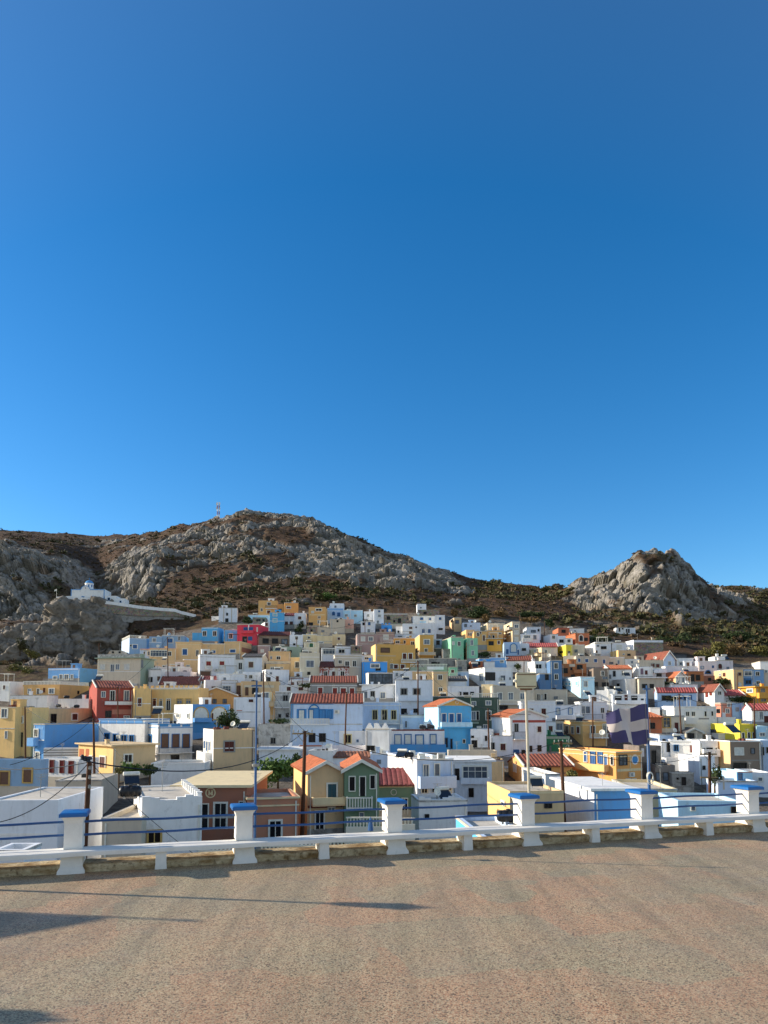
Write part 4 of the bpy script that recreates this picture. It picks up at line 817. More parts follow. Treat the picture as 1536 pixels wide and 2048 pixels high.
F 903 1118 | 458 535 | mustard | w:938,500,44,30,kw w:1005,500,22,34,kw w:1080,510,40,40,kw B:905,1010,508,530,m | mustard house with iron balcony behind the large mustard house
L 1096 1150 1287 | 426 640 | mustard,yellow | w:1217,498,64,54,gw w:1210,578,36,38,kw B:1110,1300,598,632,s,greige w:1120,580,20,40,kk | tall mustard house with big curtained window and grey balcony
F 1284 1364 | 470 585 | bluewhite | w:1325,505,34,40,kk B:1286,1360,530,565,m | narrow blue-white house between mustard tower and mint house
F 1140 1505 | 655 740 | concrete | w:1300,700,80,20,kk | long bare concrete terrace block right of the large mustard house
F 1368 1514 | 563 670 | concrete | w:1455,637,44,34,kw | bare concrete house with one window below the mint green twins, left
F 895 1105 | 420 465 | palewhite | w:960,445,40,14,gg | low white house behind the mustard houses
F 38 184 | 500 610 | creampale | w:108,530,46,56,vw B:5,165,555,602,b a:108,520,70,70,wc | cream house with green shutter and rounded attic
F -5 188 | 600 850 | creampale | w:97,708,86,76,gw p:0,186,640,648,white w:85,800,30,30,kk | pale cream house with square curtained window under the green shutter
F 205 348 | 556 700 | palewhite | w:278,590,124,58,Gw | white house with long glazed veranda right of the cream house
F 338 490 | 536 630 | palewhite | w:400,587,68,46,kw c:oldwhite | white house with three-part dark window in the middle
F 486 592 | 532 630 | stone | w:540,560,20,20,kk | unplastered stone house left of the large mustard house
L 322 335 592 | 620 850 | greige | w:385,690,40,40,kw w:452,706,50,54,kw w:522,707,42,62,kw p:340,590,735,742,white c:white | grey-beige house with three tall windows above the peeling house
F 588 740 | 622 710 | paleblue | w:640,655,46,30,kw | pale blue house above the azure block
L 590 600 837 | 685 860 | azure | w:720,728,94,46,gw w:750,760,50,30,kk p:600,830,780,786,trimblue | vivid azure house in the centre of the village
F 188 470 | 738 850 | peeling | r:690,m w:247,802,40,52,kw w:327,802,54,54,rw w:408,802,46,54,kw | house of peeling plaster with dark maroon roof
F 1058 1418 | 742 800 | sage | p:1220,1380,736,765,palewhite q: | sage green terrace house with white fretwork parapet
F 1073 1278 | 776 870 | peach | w:1185,838,64,30,kk y:-8 | peach cottage with dark low window below the sage terrace
F 892 1078 | 776 870 | palewhite | w:980,820,30,26,gg w:930,810,30,40,gw | white cottage left of the peach cottage
L 1270 1280 1422 | 780 1010 | sand | w:1345,838,50,54,kw w:1350,955,44,40,kw c:greige | sand-coloured corner house with dark framed windows right of peach cottage
F 1420 1600 | 870 990 | palewhite | r:830,k,8 w:1480,950,24,30,kk w:1530,950,50,26,kk | white house with grey slate-coloured roof in the middle right
# ---- top left (B)
@300 1180 4.8
F 658 836 | 168 325 | palewhite | w:740,232,18,26,kk d:738,292,30,40,kk p:705,711,170,315,greige p:780,786,170,315,greige G: | square whitewashed tower house alone on the slope
F 590 662 | 252 295 | white | D:2 G: | low white yard wall left of the lone tower house | wall
F 1040 1224 | 100 235 | ochre | w:1143,132,40,34,kw w:1072,190,24,34,kw B:1110,1222,152,182,m d:1140,208,44,34,rw | ochre house with iron balcony, topmost on the left
F 1220 1294 | 136 225 | ochre | w:1250,190,30,20,kk | recessed ochre link house between the two topmost ochre houses
L 1284 1292 1424 | 118 250 | orange | w:1330,167,50,28,rw w:1326,228,28,20,kw | orange box house, topmost and right of the ochre one
F 1148 1288 | 212 400 | cyan | w:1200,237,46,32,cw w:1200,292,46,42,cw | tall cyan house left of centre near the top
F 1385 1500 | 221 350 | palewhite | w:1437,268,40,38,rw w:1437,332,30,24,rw | white house with brown shutters right of the tall cyan house
F 1288 1390 | 245 345 | palewhite | r:225,c w:1310,318,28,30,rk w:1357,318,28,30,rk | white house with small red roof beside the tall cyan house
L 1063 1100 1264 | 308 405 | palewhite,white | w:1118,328,32,42,rw w:1180,350,24,30,gw | white house with brown shutter in front of the tall cyan house
F 985 1114 | 262 320 | stone | w:1040,290,40,20,kk w:1090,290,20,20,kk | low stone shed right of the dark shrub near the top
F 942 1152 | 238 268 | palecyan | D:5 | pale cyan flat-roofed annexe left of the tall cyan house
R 835 1040 1135 | 326 550 | crimson | w:918,382,38,50,bb w:970,382,40,50,bb w:962,466,40,38,bb d:910,478,44,64,kk p:942,952,330,415,white B:880,1000,400,418,s,crimson w:1030,380,12,44,ww w:965,530,30,20,bb | crimson pink house with blue shutters
R 493 655 706 | 360 505 | cyan | w:525,418,42,54,kw w:622,418,42,54,kw p:495,654,362,370,palecyan | cyan house with two white-framed windows, higher of the cyan pair
F 716 834 | 378 500 | cyan | w:776,440,42,52,kw p:718,832,390,396,palecyan | cyan house with one window left of the crimson house
F 405 500 | 405 505 | cyan | D:5 | windowless low cyan annexe at the left of the cyan houses
F 113 332 | 436 555 | bluegrey | w:195,485,60,54,bw w:280,465,24,40,gw p:115,330,432,442,palewhite | blue-grey house with blue square window on the left slope
F -10 112 | 446 570 | bluegrey | w:40,480,40,40,gw p:-5,110,500,506,palewhite | blue-grey house with external stairs left of the blue-windowed one
F 243 484 | 496 670 | peach | w:335,595,58,68,bw c:cream d:455,605,30,60,kw | peach house with blue window at the left end of the peach terrace
F 480 722 | 512 630 | peach | w:497,603,34,30,kw w:612,592,42,34,bw p:484,720,520,526,cream | peach middle house set back between two peach ends
R 713 868 1008 | 492 630 | peach | w:795,585,64,40,bw p:880,1000,548,620,brown c:cream | peach house with brown garage side below the crimson house
F -5 250 | 556 690 | peach | w:85,608,170,66,Gw w:190,612,38,46,kw p:0,248,558,566,salmonpink | peach house with long white glazed sunroom
F 28 322 | 668 770 | sand | w:140,735,50,28,kw w:283,732,50,30,kw w:40,742,20,34,kk | sand-coloured low house under the glazed sunroom house
L 315 322 464 | 665 755 | peach | w:365,728,40,20,gw | plain peach block left of the big white balcony house
R 103 385 478 | 782 860 | pinkwhite | y:-6 w:300,830,44,16,rk | pinkish white house with blank side above the long maroon roof
F 48 384 | 740 800 | pinkwhite | Y:167 D:3 z:s | pinkish white stepped parapet house left of the big white balcony house
F -10 108 | 762 900 | white | w:10,860,30,50,kk w:85,850,40,50,Bw | white house with dark doorway left of the stepped parapet house
L 458 475 818 | 612 850 | palewhite,white | w:562,705,60,54,Rw w:690,703,60,50,Rw B:530,595,730,765,b B:660,722,730,765,b d:530,810,110,70,Bg c:oldwhite A:640,770 | big white house with two red shuttered balcony doors
F 812 894 | 664 800 | white | d:868,728,42,66,kw p:815,890,658,668,grey | narrow white house with dark door right of the balcony house
R 892 1075 1128 | 640 800 | palewhite,beige | r:614,k w:970,717,60,68,Bw | white house with grey roof and taupe shutter
F 1138 1345 | 588 700 | ochrelight | w:1233,652,44,38,kw w:1163,650,22,30,gw c:sand | ochre upper house with rounded corner and rooftop clutter
T 1230 588 0.9 | solar water heater on the ochre house with rounded corner
F 1113 1358 | 702 780 | ochrelight | w:1176,752,48,30,gw w:1258,748,48,22,gw p:1115,1356,684,700,creampale | ochre lower house with white cornice band
F 1350 1464 | 646 780 | ochrelight | w:1412,718,46,64,kw c:cream | ochre house with one tall dark window left of the cream house
L 1040 1110 1334 | 762 910 | palewhite,white | d:1222,857,36,66,rw w:1128,860,58,48,kk w:1160,800,20,20,gg | white house with slanting roofline and brown door
F 1178 1454 | 542 625 | sage | w:1350,590,24,24,kk w:1250,590,30,20,kk | sage green flat wall house behind the rounded ochre house
F 1034 1152 | 532 625 | mauve | w:1078,585,34,32,ww | mauve pink low house right of the crimson house
F 1340 1464 | 430 550 | palewhite | w:1408,460,32,36,kw w:1385,522,24,20,kk | white house with small square window at end of maroon roof
F 1040 1345 | 432 550 | taupe | r:400,m w:1110,490,60,50,kk w:1200,490,60,50,kk w:1290,495,60,50,gk | dark veranda house with long maroon roof right of the crimson house
F 1458 1580 | 430 500 | cream | w:1525,455,20,20,kk | cream house hidden beside the maroon-roofed veranda house
F 640 908 | 802 915 | palewhite | w:720,860,30,40,gg c:white | white raised block behind the white octagonal house
F 888 1064 | 786 870 | palewhite | w:968,832,38,38,kw w:915,828,28,28,wg | white house with small dark window right of the raised block
@0 1140 4.8
L 1165 1240 1405 | 652 790 | bluegrey,paleblue | w:1295,735,54,48,bw w:1255,725,20,22,kw p:1240,1400,658,664,palewhite q: | pale blue-grey house with white railings at the upper left
F 1405 1540 | 655 760 | skyblue | w:1450,710,40,30,gw | light blue rooftop house beside the white-railed house
R 930 1345 1475 | 848 1120 | beige,sage | y:-8 w:985,930,50,54,ww d:1080,940,44,76,gw w:1130,930,44,60,gw w:1218,930,54,60,ww B:955,1325,1090,1130,s,oldwhite p:900,1345,812,846,oldwhite w:1362,900,20,80,gg S:sage | grey-green villa with diamond-patterned parapet at the upper left
F 1060 1170 | 772 835 | greige | w:1085,790,20,18,kk w:1150,790,20,18,kk | little grey house behind the diamond-patterned villa
F 1340 1540 | 765 870 | paleblue | w:1385,795,16,26,kw w:1440,800,60,50,gw w:1510,800,40,50,kw p:1340,1536,755,768,salmonpink | pale house with pink roof edge right of the diamond villa
@0 1320 4.8
F 1350 1540 | 85 205 | white | z:s d:1445,185,50,44,kw w:1385,180,20,24,kw y:-6 | white house with stepped parapet right of the grey-green villa
F 1090 1340 | 150 215 | greige | w:1115,170,50,24,gw w:1275,180,36,24,ww w:1210,175,50,24,gw | low grey house beneath the balcony of the diamond villa
F 985 1100 | 185 225 | paleblue | y:-10 w:1040,205,20,16,gg | low pale blue house right of the sky blue house
# ---- middle (G,H,I)
@300 1340 4.8
F 88 480 | 136 185 | white | r:64,t w:200,160,20,20,kk | long low white house with long brick-red tiled roof
F 478 655 | 98 150 | beige | r:60,c w:500,110,60,40,Gk | beige sunroom house with short red roof right of the long red roof
L 516 528 692 | 95 250 | white | w:615,195,64,90,rw p:520,690,96,104,palewhite | white house with brown shutters left of the octagonal house
F 688 832 | 95 250 | palewhite | w:737,187,90,80,Gw c:oldwhite | white octagonal-fronted house with wide grid window
F 828 880 | 120 250 | ochrelight | w:850,190,36,80,Bk | narrow ochre house with brown window beside octagonal house
F 870 1238 | 108 255 | ochrelight | w:1010,200,60,60,kk p:905,1190,145,170,creampale d:930,205,30,80,Bk | ochre house with cream awning behind the cross-topped pole
F 1064 1198 | 205 480 | ochre | w:1110,257,76,96,gw w:1105,437,84,66,gw B:1065,1190,302,356,s,sand p:1150,1170,210,300,cream | ochre narrow house with tall grey window behind wooden pole
F 1194 1348 | 205 470 | oldwhite | w:1300,270,60,66,kg B:1195,1340,302,366,b w:1245,440,34,40,kg w:1320,430,30,40,kk c:white | old white house with baluster balcony left of blue neoclassical house
F 1238 1540 | 152 240 | palewhite | w:1332,180,48,50,rw w:1448,180,56,44,rw p:1240,1536,145,154,white | low white house with two brown windows above the baluster balcony
F 1345 1540 | 65 150 | palewhite | B:1350,1536,72,104,m w:1430,40,60,50,kk w:1400,130,40,30,kk | white house with iron-railed terrace left of the grey red-roofed house
F 1038 1424 | 520 730 | oldwhite | w:1182,678,56,66,kg w:1398,667,16,32,kw | weathered old white house with flaking plaster behind blue pole
F 1044 1440 | 770 920 | palewhite | S:white w:1150,900,60,30,kk w:1120,880,40,30,kk | white flat house with slab roof above the garden trees
L 505 605 1005 | 572 960 | sand,white | w:760,733,114,116,rg w:530,715,20,94,bw w:552,730,20,114,bw d:575,725,18,94,bw B:390,590,768,872,s,white p:978,1002,576,950,taupe | sand-coloured house with single brown window and white side
T 905 572 1.0 3 | solar water heater on the sand-coloured single-window house
U 800 575 0.9 3 | satellite dish on the sand-coloured single-window house
@560 1340 4.8
F 290 738 | 118 300 | grey | r:60,t c:white w:387,202,58,80,Rw w:527,202,56,72,Rw w:608,202,68,72,Rw w:692,203,58,72,Rw o:515,152,13,cream | grey house with four red shutters and red tiled roof
F 100 792 | 312 720 | paleblue | r:232,t,8 y:2 p:102,514,318,332,trimblue p:100,128,332,470,trimblue p:160,255,374,470,trimblue p:268,372,372,470,trimblue p:374,512,374,470,trimblue w:207,425,66,94,wb d:300,425,46,94,wb d:405,425,66,94,kb w:478,428,40,84,kb B:105,475,465,525,b a:328,352,108,44,wB d:308,650,64,90,kk d:407,650,66,86,kk A:548,400 p:515,790,312,326,trimblue | blue and white neoclassical house with long red tiled roof
F 785 1158 | 306 580 | paleblue | w:912,430,56,100,kc d:1003,430,62,104,kc w:1092,430,56,96,kc o:1000,358,13,cream B:955,1150,478,520,b c:white | pale blue-white house with three cream-framed windows
L 790 850 1092 | 22 160 | palewhite,white | w:967,90,228,108,Gk p:850,1090,24,32,white | white rooftop house with large glazed sunroom
F 783 1102 | 146 300 | palewhite | w:813,245,50,80,gg d:890,245,46,90,kg w:987,243,56,68,gw S:white p:940,960,116,146,white | white house with deep overhang under the glazed sunroom
F 1110 1468 | 92 420 | palewhite | w:1190,207,70,70,kg w:1312,207,78,70,kg B:1135,1465,245,297,s,palewhite d:1190,400,56,60,kk w:1300,390,40,40,kk p:1160,1210,255,280,greige | white house with two grey-framed windows and solid balcony
L 1040 1045 1580 | 582 800 | palewhite | p:1045,1578,570,584,maroon w:1132,668,72,104,wb w:1228,665,72,104,wb d:1340,680,86,126,wb w:1470,663,66,100,wb B:1055,1590,712,795,s,trimblue | white house with blue-framed windows and long blue iron balcony
K 1370 570 0.85 2 | black water tank on the blue-balconied house, left one
K 1450 570 0.9 2 | black water tank on the blue-balconied house, right one
F 820 1046 | 562 810 | white | z:g y:-15 D:5 w:870,750,80,50,kk A:960,775 | bright white house wall with pointed battlements
F 180 822 | 726 800 | palewhite | D:7 p:185,400,722,734,clay | wide low white house with red tile edge in front of neoclassical house
F 268 505 | 772 900 | white | D:5 y:-6 | blank white block behind the sand gabled house
F 500 872 | 838 900 | palewhite | r:786,b | low white house with brown tiled roof behind green gable
F 868 1045 | 802 930 | paleblue | w:950,880,40,40,gg | small pale blue house below the pointed battlements
F 568 822 | 586 720 | palewhite | w:650,660,80,94,kc w:745,680,20,26,gb p:570,820,584,592,white | small white house with cream-framed window beside the stairs
F 1155 1500 | 430 590 | paleblue | p:1160,1495,436,458,white w:1210,520,16,60,gg | pale blue terrace house with fretwork parapet left of cyan pediment house
@820 1360 4.8
L 140 275 592 | 246 680 | cyan,palecyan | g:180,o,mustardsoft w:325,362,50,90,bw d:397,362,56,90,bw w:470,362,50,90,bw B:290,585,405,456,s,palecyan o:450,215,16,white d:340,600,54,96,kb d:397,612,24,100,kb w:518,587,30,42,kw o:380,430,18,mustardsoft o:515,430,18,mustardsoft | cyan neoclassical house with ochre pediment and red roof
F 588 857 | 168 475 | dkgreen | w:613,225,46,44,gw w:753,220,58,48,gw w:612,342,46,90,gw w:650,342,32,90,kw w:753,340,58,94,kw w:725,450,48,50,gw q: p:590,660,400,420,sage | dark green house with white baluster roofline
F 222 592 | 156 215 | dkgreen | p:520,630,150,168,cream w:400,190,60,30,gk | dark green low wing behind the ochre pediment
F 363 664 | 60 165 | palewhite | w:482,130,24,34,kk w:535,130,50,28,kk w:596,127,36,28,kk p:365,480,118,150,white | low white house with three small dark windows above dark green house
F 685 797 | 42 170 | cream | y:-18 | blank sunlit cream block above the dark green house
F 793 1192 | 55 260 | greige | w:862,155,56,78,gw w:967,155,56,76,gw w:1078,155,52,68,gw B:858,1190,192,236,b w:900,265,80,40,kk | grey-beige house with three tall curtained windows behind the lamp post
F 1188 1514 | 90 210 | greige | w:1232,165,34,66,kw w:1300,160,30,66,kw d:1265,170,20,60,wg w:1400,170,40,30,gg | grey-beige house right of the floodlight panel
L 788 965 1312 | 348 760 | palewhite,white | g:284,o d:1020,457,42,82,kg p:985,1300,385,408,red w:1240,472,50,66,rw w:1242,655,38,60,kk B:985,1115,495,572,m d:1020,705,54,76,bb d:1087,705,34,70,kk w:1160,660,24,60,kk | white house with orange gable and red awning behind lamp post
F 1072 1402 | 200 570 | palewhite | w:1165,290,50,44,rw w:1283,303,56,70,rw w:1350,468,50,64,rw w:1380,380,30,30,gg p:1075,1400,398,404,grey c:white | tall pale house with brown shutters right of the lamp post
F 1398 1650 | 235 400 | palewhite | w:1420,300,44,66,wb w:1540,300,44,66,wb B:1400,1640,340,378,s,palewhite | pale house with two blue-framed windows left of iron-balconied house
F 583 802 | 472 680 | palewhite | d:620,620,56,86,kk w:600,545,28,22,kk w:730,560,24,50,kk | white shaded house with dark garage door right of cyan pediment house
F 773 988 | 535 760 | palewhite | w:893,642,64,76,rw w:795,640,40,84,kg p:775,985,530,540,oldwhite | white house with brown shutter and cluttered roof
'''
# ------------------------------------------------------------------ numpy noise
def _hash(ix, iy, iz, s=0):
    M_ = 0xFFFFFFFF; h = (ix.astype(np.int64) * 374761393 + s * 974711 + 12345) & M_
    for k_, q_ in ((668265263, iy), (1103515245, iz)):
        h = ((h ^ (h >> 15)) * 739187) & M_; h = (h ^ ((q_.astype(np.int64) * k_) & M_)) & M_; h = ((h ^ (h >> 12)) * 1548373) & M_
    h = ((h ^ (h >> 13)) * 1274126177) & 0xFFFFFFFF
    h = ((h ^ (h >> 16)) * 2246822519) & 0xFFFFFFFF
    return ((h ^ (h >> 15)) & 0xFFFFFF) / float(0xFFFFFF)
def vnoise(P, s=0):
    i = np.floor(P).astype(np.int64); f = P - i; f = f * f * (3 - 2 * f); r = 0
    for dx in (0, 1):
        for dy in (0, 1):
            for dz in (0, 1):
                w = (f[:, 0] if dx else 1 - f[:, 0]) * (f[:, 1] if dy else 1 - f[:, 1]) * (f[:, 2] if dz else 1 - f[:, 2])
                r = r + w * _hash(i[:, 0] + dx, i[:, 1] + dy, i[:, 2] + dz, s)
    return r
def fbm(P, o=4, s=0, g=.5):
    a, t, r = 1.0, 0.0, 0.0
    for k in range(o): r = r + a * vnoise(P * 2.03 ** k + k * 17.3, s + k); t += a; a *= g
    return r / t
def worley(P, s=0):
    i = np.floor(P).astype(np.int64); f1 = np.full(len(P), 9.0); f2 = np.full(len(P), 9.0)
    for dx in (-1, 0, 1):
        for dy in (-1, 0, 1):
            for dz in (-1, 0, 1):
                c = i + np.array([dx, dy, dz])
                q = np.stack([_hash(c[:, 0], c[:, 1], c[:, 2], s + k) for k in (1, 2, 3)], 1) + c
                d = np.sqrt(((q - P) ** 2).sum(1)); m = d < f1
                f2 = np.where(m, f1, np.minimum(f2, d)); f1 = np.where(m, d, f1)
    return f1, f2
def facets(P, s=0):
    """blocky stone: every cell is a tilted plane of its own, with an open joint round it -> (height, 0 in the joint .. 1 inside)"""
    i = np.floor(P).astype(np.int64); f1 = np.full(len(P), 9.0); f2 = f1.copy(); bc = np.zeros_like(i); bq = np.zeros_like(P)
    for dx in (-1, 0, 1):
        for dy in (-1, 0, 1):
            for dz in (-1, 0, 1):
                c = i + np.array([dx, dy, dz])
                q = np.stack([_hash(c[:, 0], c[:, 1], c[:, 2], s + k) for k in (1, 2, 3)], 1) + c
                d = np.sqrt(((q - P) ** 2).sum(1)); m = d < f1
                f2 = np.where(m, f1, np.minimum(f2, d)); f1 = np.where(m, d, f1); bc[m] = c[m]; bq[m] = q[m]
    t = np.stack([_hash(bc[:, 0], bc[:, 1], bc[:, 2], s + k) for k in (4, 5, 6)], 1) * 2 - 1; o = _hash(bc[:, 0], bc[:, 1], bc[:, 2], s + 7) - .5
    return o * .7 + (t * (P - bq)).sum(1) * .8, np.clip((f2 - f1) / .16, 0, 1)
def grid_mesh(name, V, nr, nc, mat, attrs):
    me = bpy.data.meshes.new(name)
    me.vertices.add(len(V)); me.vertices.foreach_set('co', V.astype(np.float32).ravel())
    idx = np.arange(nr * nc).reshape(nr, nc)
    q = np.stack([idx[:-1, :-1], idx[:-1, 1:], idx[1:, 1:], idx[1:, :-1]], -1).reshape(-1, 4)
    me.loops.add(q.size); me.loops.foreach_set('vertex_index', q.ravel().astype(np.int32))
    me.polygons.add(len(q)); me.polygons.foreach_set('loop_start', np.arange(0, q.size, 4, dtype=np.int32)); me.polygons.foreach_set('loop_total', np.full(len(q), 4, np.int32))
    me.update(calc_edges=True); me.polygons.foreach_set('use_smooth', [True] * len(q))
    for k, a in attrs.items():
        at_ = me.attributes.new(k, 'FLOAT', 'POINT'); at_.data.foreach_set('value', a.astype(np.float32))
    me.materials.append(mat); o = bpy.data.objects.new(name, me); COL.objects.link(o); return o

# ------------------------------------------------------------------ the hills: one height sheet
# for bearings given by picture column: (distance, picture row of the ground there)
HILL = {
 -600: [(200, 1290), (250, 1255), (320, 1220), (380, 1120), (460, 1085), (650, 1050)],
 -200: [(200, 1320), (215, 1312), (250, 1250), (310, 1228), (350, 1110), (430, 1085), (650, 1052)],
 0: [(200, 1322), (215, 1316), (250, 1250), (300, 1228), (340, 1105), (420, 1085), (650, 1060)],
 100: [(200, 1322), (222, 1313), (252, 1246), (310, 1226), (355, 1130), (440, 1097), (650, 1065)],
 190: [(200, 1318), (222, 1310), (254, 1238), (330, 1218), (380, 1170), (480, 1115), (650, 1070)],
 235: [(200, 1308), (222, 1298), (254, 1234), (320, 1212), (365, 1160), (460, 1105), (640, 1068)],
 265: [(200, 1292), (222, 1252), (231, 1224), (250, 1219), (312, 1203), (355, 1138), (455, 1098), (615, 1066)],
 300: [(200, 1286), (222, 1252), (233, 1227), (252, 1220), (305, 1192), (345, 1115), (450, 1085), (580, 1062)],
 360: [(200, 1278), (222, 1252), (236, 1232), (246, 1224), (300, 1185), (350, 1130), (440, 1070), (540, 1048)],
 430: [(200, 1270), (235, 1226), (300, 1178), (380, 1105), (450, 1045), (500, 1034)],
 490: [(200, 1270), (235, 1218), (300, 1168), (400, 1080), (455, 1028), (485, 1018)],
 560: [(200, 1268), (238, 1206), (300, 1166), (390, 1095), (455, 1036), (490, 1027)],
 620: [(200, 1268), (240, 1200), (300, 1165), (380, 1115), (440, 1045), (475, 1036)],
 700: [(200, 1268), (240, 1200), (300, 1168), (360, 1135), (420, 1085), (465, 1070)],
 800: [(200, 1268), (240, 1205), (300, 1180), (350, 1150), (410, 1120), (455, 1110)],
 890: [(200, 1270), (240, 1215), (300, 1195), (360, 1172), (410, 1150), (455, 1141)],
 960: [(200, 1272), (240, 1220), (300, 1202), (360, 1185), (410, 1168), (455, 1161)],
 1080: [(200, 1272), (240, 1228), (300, 1205), (350, 1190), (410, 1180), (450, 1175)],
 1120: [(200, 1272), (240, 1232), (290, 1212), (340, 1190), (380, 1172), (400, 1167)],
 1165: [(200, 1274), (235, 1240), (285, 1222), (318, 1190), (340, 1164), (352, 1160)],
 1215: [(200, 1275), (230, 1244), (280, 1226), (312, 1180), (328, 1152), (340, 1143)],
 1255: [(200, 1276), (230, 1246), (275, 1228), (304, 1175), (320, 1128), (332, 1118)],
 1285: [(200, 1277), (230, 1248), (272, 1228), (298, 1165), (315, 1112), (330, 1098), (345, 1130), (400, 1205), (520, 1174)],
 1320: [(200, 1278), (230, 1250), (272, 1230), (298, 1165), (316, 1108), (332, 1093), (348, 1130), (400, 1205), (520, 1174)],
 1348: [(200, 1278), (230, 1252), (275, 1232), (302, 1170), (320, 1112), (334, 1099), (350, 1135), (400, 1205), (520, 1174)],
 1380: [(200, 1280), (230, 1255), (280, 1236), (308, 1185), (325, 1140), (336, 1130), (352, 1155), (400, 1205), (520, 1174)],
 1415: [(200, 1282), (230, 1258), (285, 1238), (312, 1200), (330, 1166), (340, 1158), (356, 1175), (400, 1200), (520, 1173)],
 1430: [(200, 1282), (230, 1260), (290, 1240), (318, 1212), (335, 1188), (344, 1176), (400, 1195), (520, 1172)],
 1490: [(200, 1284), (230, 1265), (300, 1244), (335, 1222), (420, 1188), (520, 1172)],
 1540: [(200, 1288), (230, 1270), (300, 1250), (350, 1235), (430, 1195), (520, 1177)],
 1800: [(200, 1295), (230, 1280), (300, 1260), (350, 1245), (430, 1210), (520, 1190)],
 2200: [(200, 1310), (230, 1295), (300, 1275), (350, 1255), (430, 1225), (520, 1200)]}
# rock bands: per column, picture rows between which bare rock shows, and how much
ROCK = {-600: [(1085, 1240, .8)], 0: [(1085, 1240, .9)], 90: [(1105, 1245, .9)], 150: [(1125, 1242, .85)], 195: [(1150, 1225, .5)], 225: [(1125, 1200, .5)], 260: [(1105, 1205, .9)], 300: [(1095, 1200, .75)],
 330: [(1075, 1160, .45)], 400: [(1040, 1125, .48)], 440: [(1030, 1120, .58)], 490: [(1015, 1145, .66)], 560: [(1030, 1168, .58)], 640: [(1040, 1165, .62)], 720: [(1080, 1172, .75)], 800: [(1112, 1178, .75)], 880: [(1140, 1185, .72)], 940: [(1160, 1190, .5)], 985: [(1168, 1185, .2)],
 1080: [(1180, 1185, 0)], 1140: [(1175, 1215, .2)], 1170: [(1165, 1228, .8)], 1220: [(1140, 1228, .85)], 1260: [(1115, 1215, .9)], 1320: [(1090, 1230, .95)], 1380: [(1125, 1235, .95)], 1420: [(1160, 1240, .9)], 1470: [(1190, 1245, .85)], 1510: [(1200, 1245, .7)], 1540: [(1215, 1240, .2)], 2200: [(1200, 1240, .2)]}
hc = np.array(sorted(HILL)); rc = np.array(sorted(ROCK))
LOW = 1.4
def prof_z(px_col, Ys):
    near_Y = [14.2, 16, 20, 30] ; near_z = [-.6, -3.0, -6.5, -9.0]
    vY = [y for y in ZT_Y if 38 < y < 195]; vz = [z - LOW for y, z in zip(ZT_Y, ZT_Z) if 38 < y < 195]
    hp = HILL[px_col]; hY = [a for a, b in hp]; hz = [at(768, b, a).z - (LOW if a < 245 else 0) for a, b in hp]
    yl, zl = hY[-1], hz[-1]
    fY = [yl + 25, yl + 120, 900, 1600]; fz = [zl - 5, zl - 45, zl * .35, 0]
    return np.interp(Ys, near_Y + vY + hY + fY, near_z + vz + hz + fz)
cols = np.concatenate([np.linspace(-560, -10, 110), np.linspace(-8, 1544, 860), np.linspace(1548, 2096, 110)])
rows = np.concatenate([np.linspace(14.2, 36, 12), np.linspace(39, 190, 60), np.linspace(192, 262, 60), np.linspace(263, 420, 210), np.linspace(421.2, 560, 116), np.linspace(563, 720, 40), np.linspace(740, 1500, 14)])
PZ = np.stack([prof_z(c, rows) for c in hc], 1)           # rows x control columns
# smooth interpolation across bearings
def interp_cols(tab, xs, x):
    out = np.empty((tab.shape[0], len(x)))
    j = np.clip(np.searchsorted(xs, x) - 1, 0, len(xs) - 2); t = (x - xs[j]) / (xs[j + 1] - xs[j]); t = np.clip(t, 0, 1)
    t = .5 * t + .5 * (t * t * (3 - 2 * t))
    return tab[:, j] * (1 - t) + tab[:, j + 1] * t
Z = interp_cols(PZ, hc, cols)
nr, nc = Z.shape
T = (cols - W_PX / 2) / F_PX
Yg = np.repeat(rows[:, None], nc, 1); Xg = T[None, :] * Yg / math.cos(PITCH)
# smooth the straight profile segments a little
for _ in range(3):
    k = rows > 196
    Zs = Z.copy(); Zs[1:-1] = (Z[:-2] + 2 * Z[1:-1] + Z[2:]) / 4; Z[k] = Zs[k]
P0 = np.stack([Xg.ravel(), Yg.ravel(), Z.ravel()], 1)
pyv = HORIZ - (P0[:, 2] - ZC) / P0[:, 1] * F_PX; pxv = np.repeat(cols[None, :], nr, 0).ravel()
r_lo = np.interp(pxv, rc, [ROCK[c][0][0] for c in rc]); r_hi = np.interp(pxv, rc, [ROCK[c][0][1] for c in rc]); r_am = np.interp(pxv, rc, [ROCK[c][0][2] for c in rc])
n1 = fbm(P0 / 28.0, 4, 3); n2 = fbm(P0 / 9.0, 4, 9)
edge = np.clip((pyv - r_lo) / 14 + 1.0, 0, 1) * np.clip((r_hi - pyv) / 14 + .6, 0, 1)
rk = edge * r_am
far = np.clip((P0[:, 1] - 215) / 25, 0, 1)
rk = np.maximum(rk, .42 * np.clip((330 - pxv) / 60, 0, 1) * np.clip((pyv - 1225) / 15, 0, 1) * np.clip((1335 - pyv) / 15, 0, 1))
far = np.clip((P0[:, 1] - np.interp(pxv, [200, 330], [182, 215])) / 20, 0, 1)
rock = np.clip((rk - .98 + (n1 - .5) * 2.1 + (n2 - .5) * 1.3 + .62) * 3.2, 0, 1) * far
rock = rock * rock * (3 - 2 * rock)
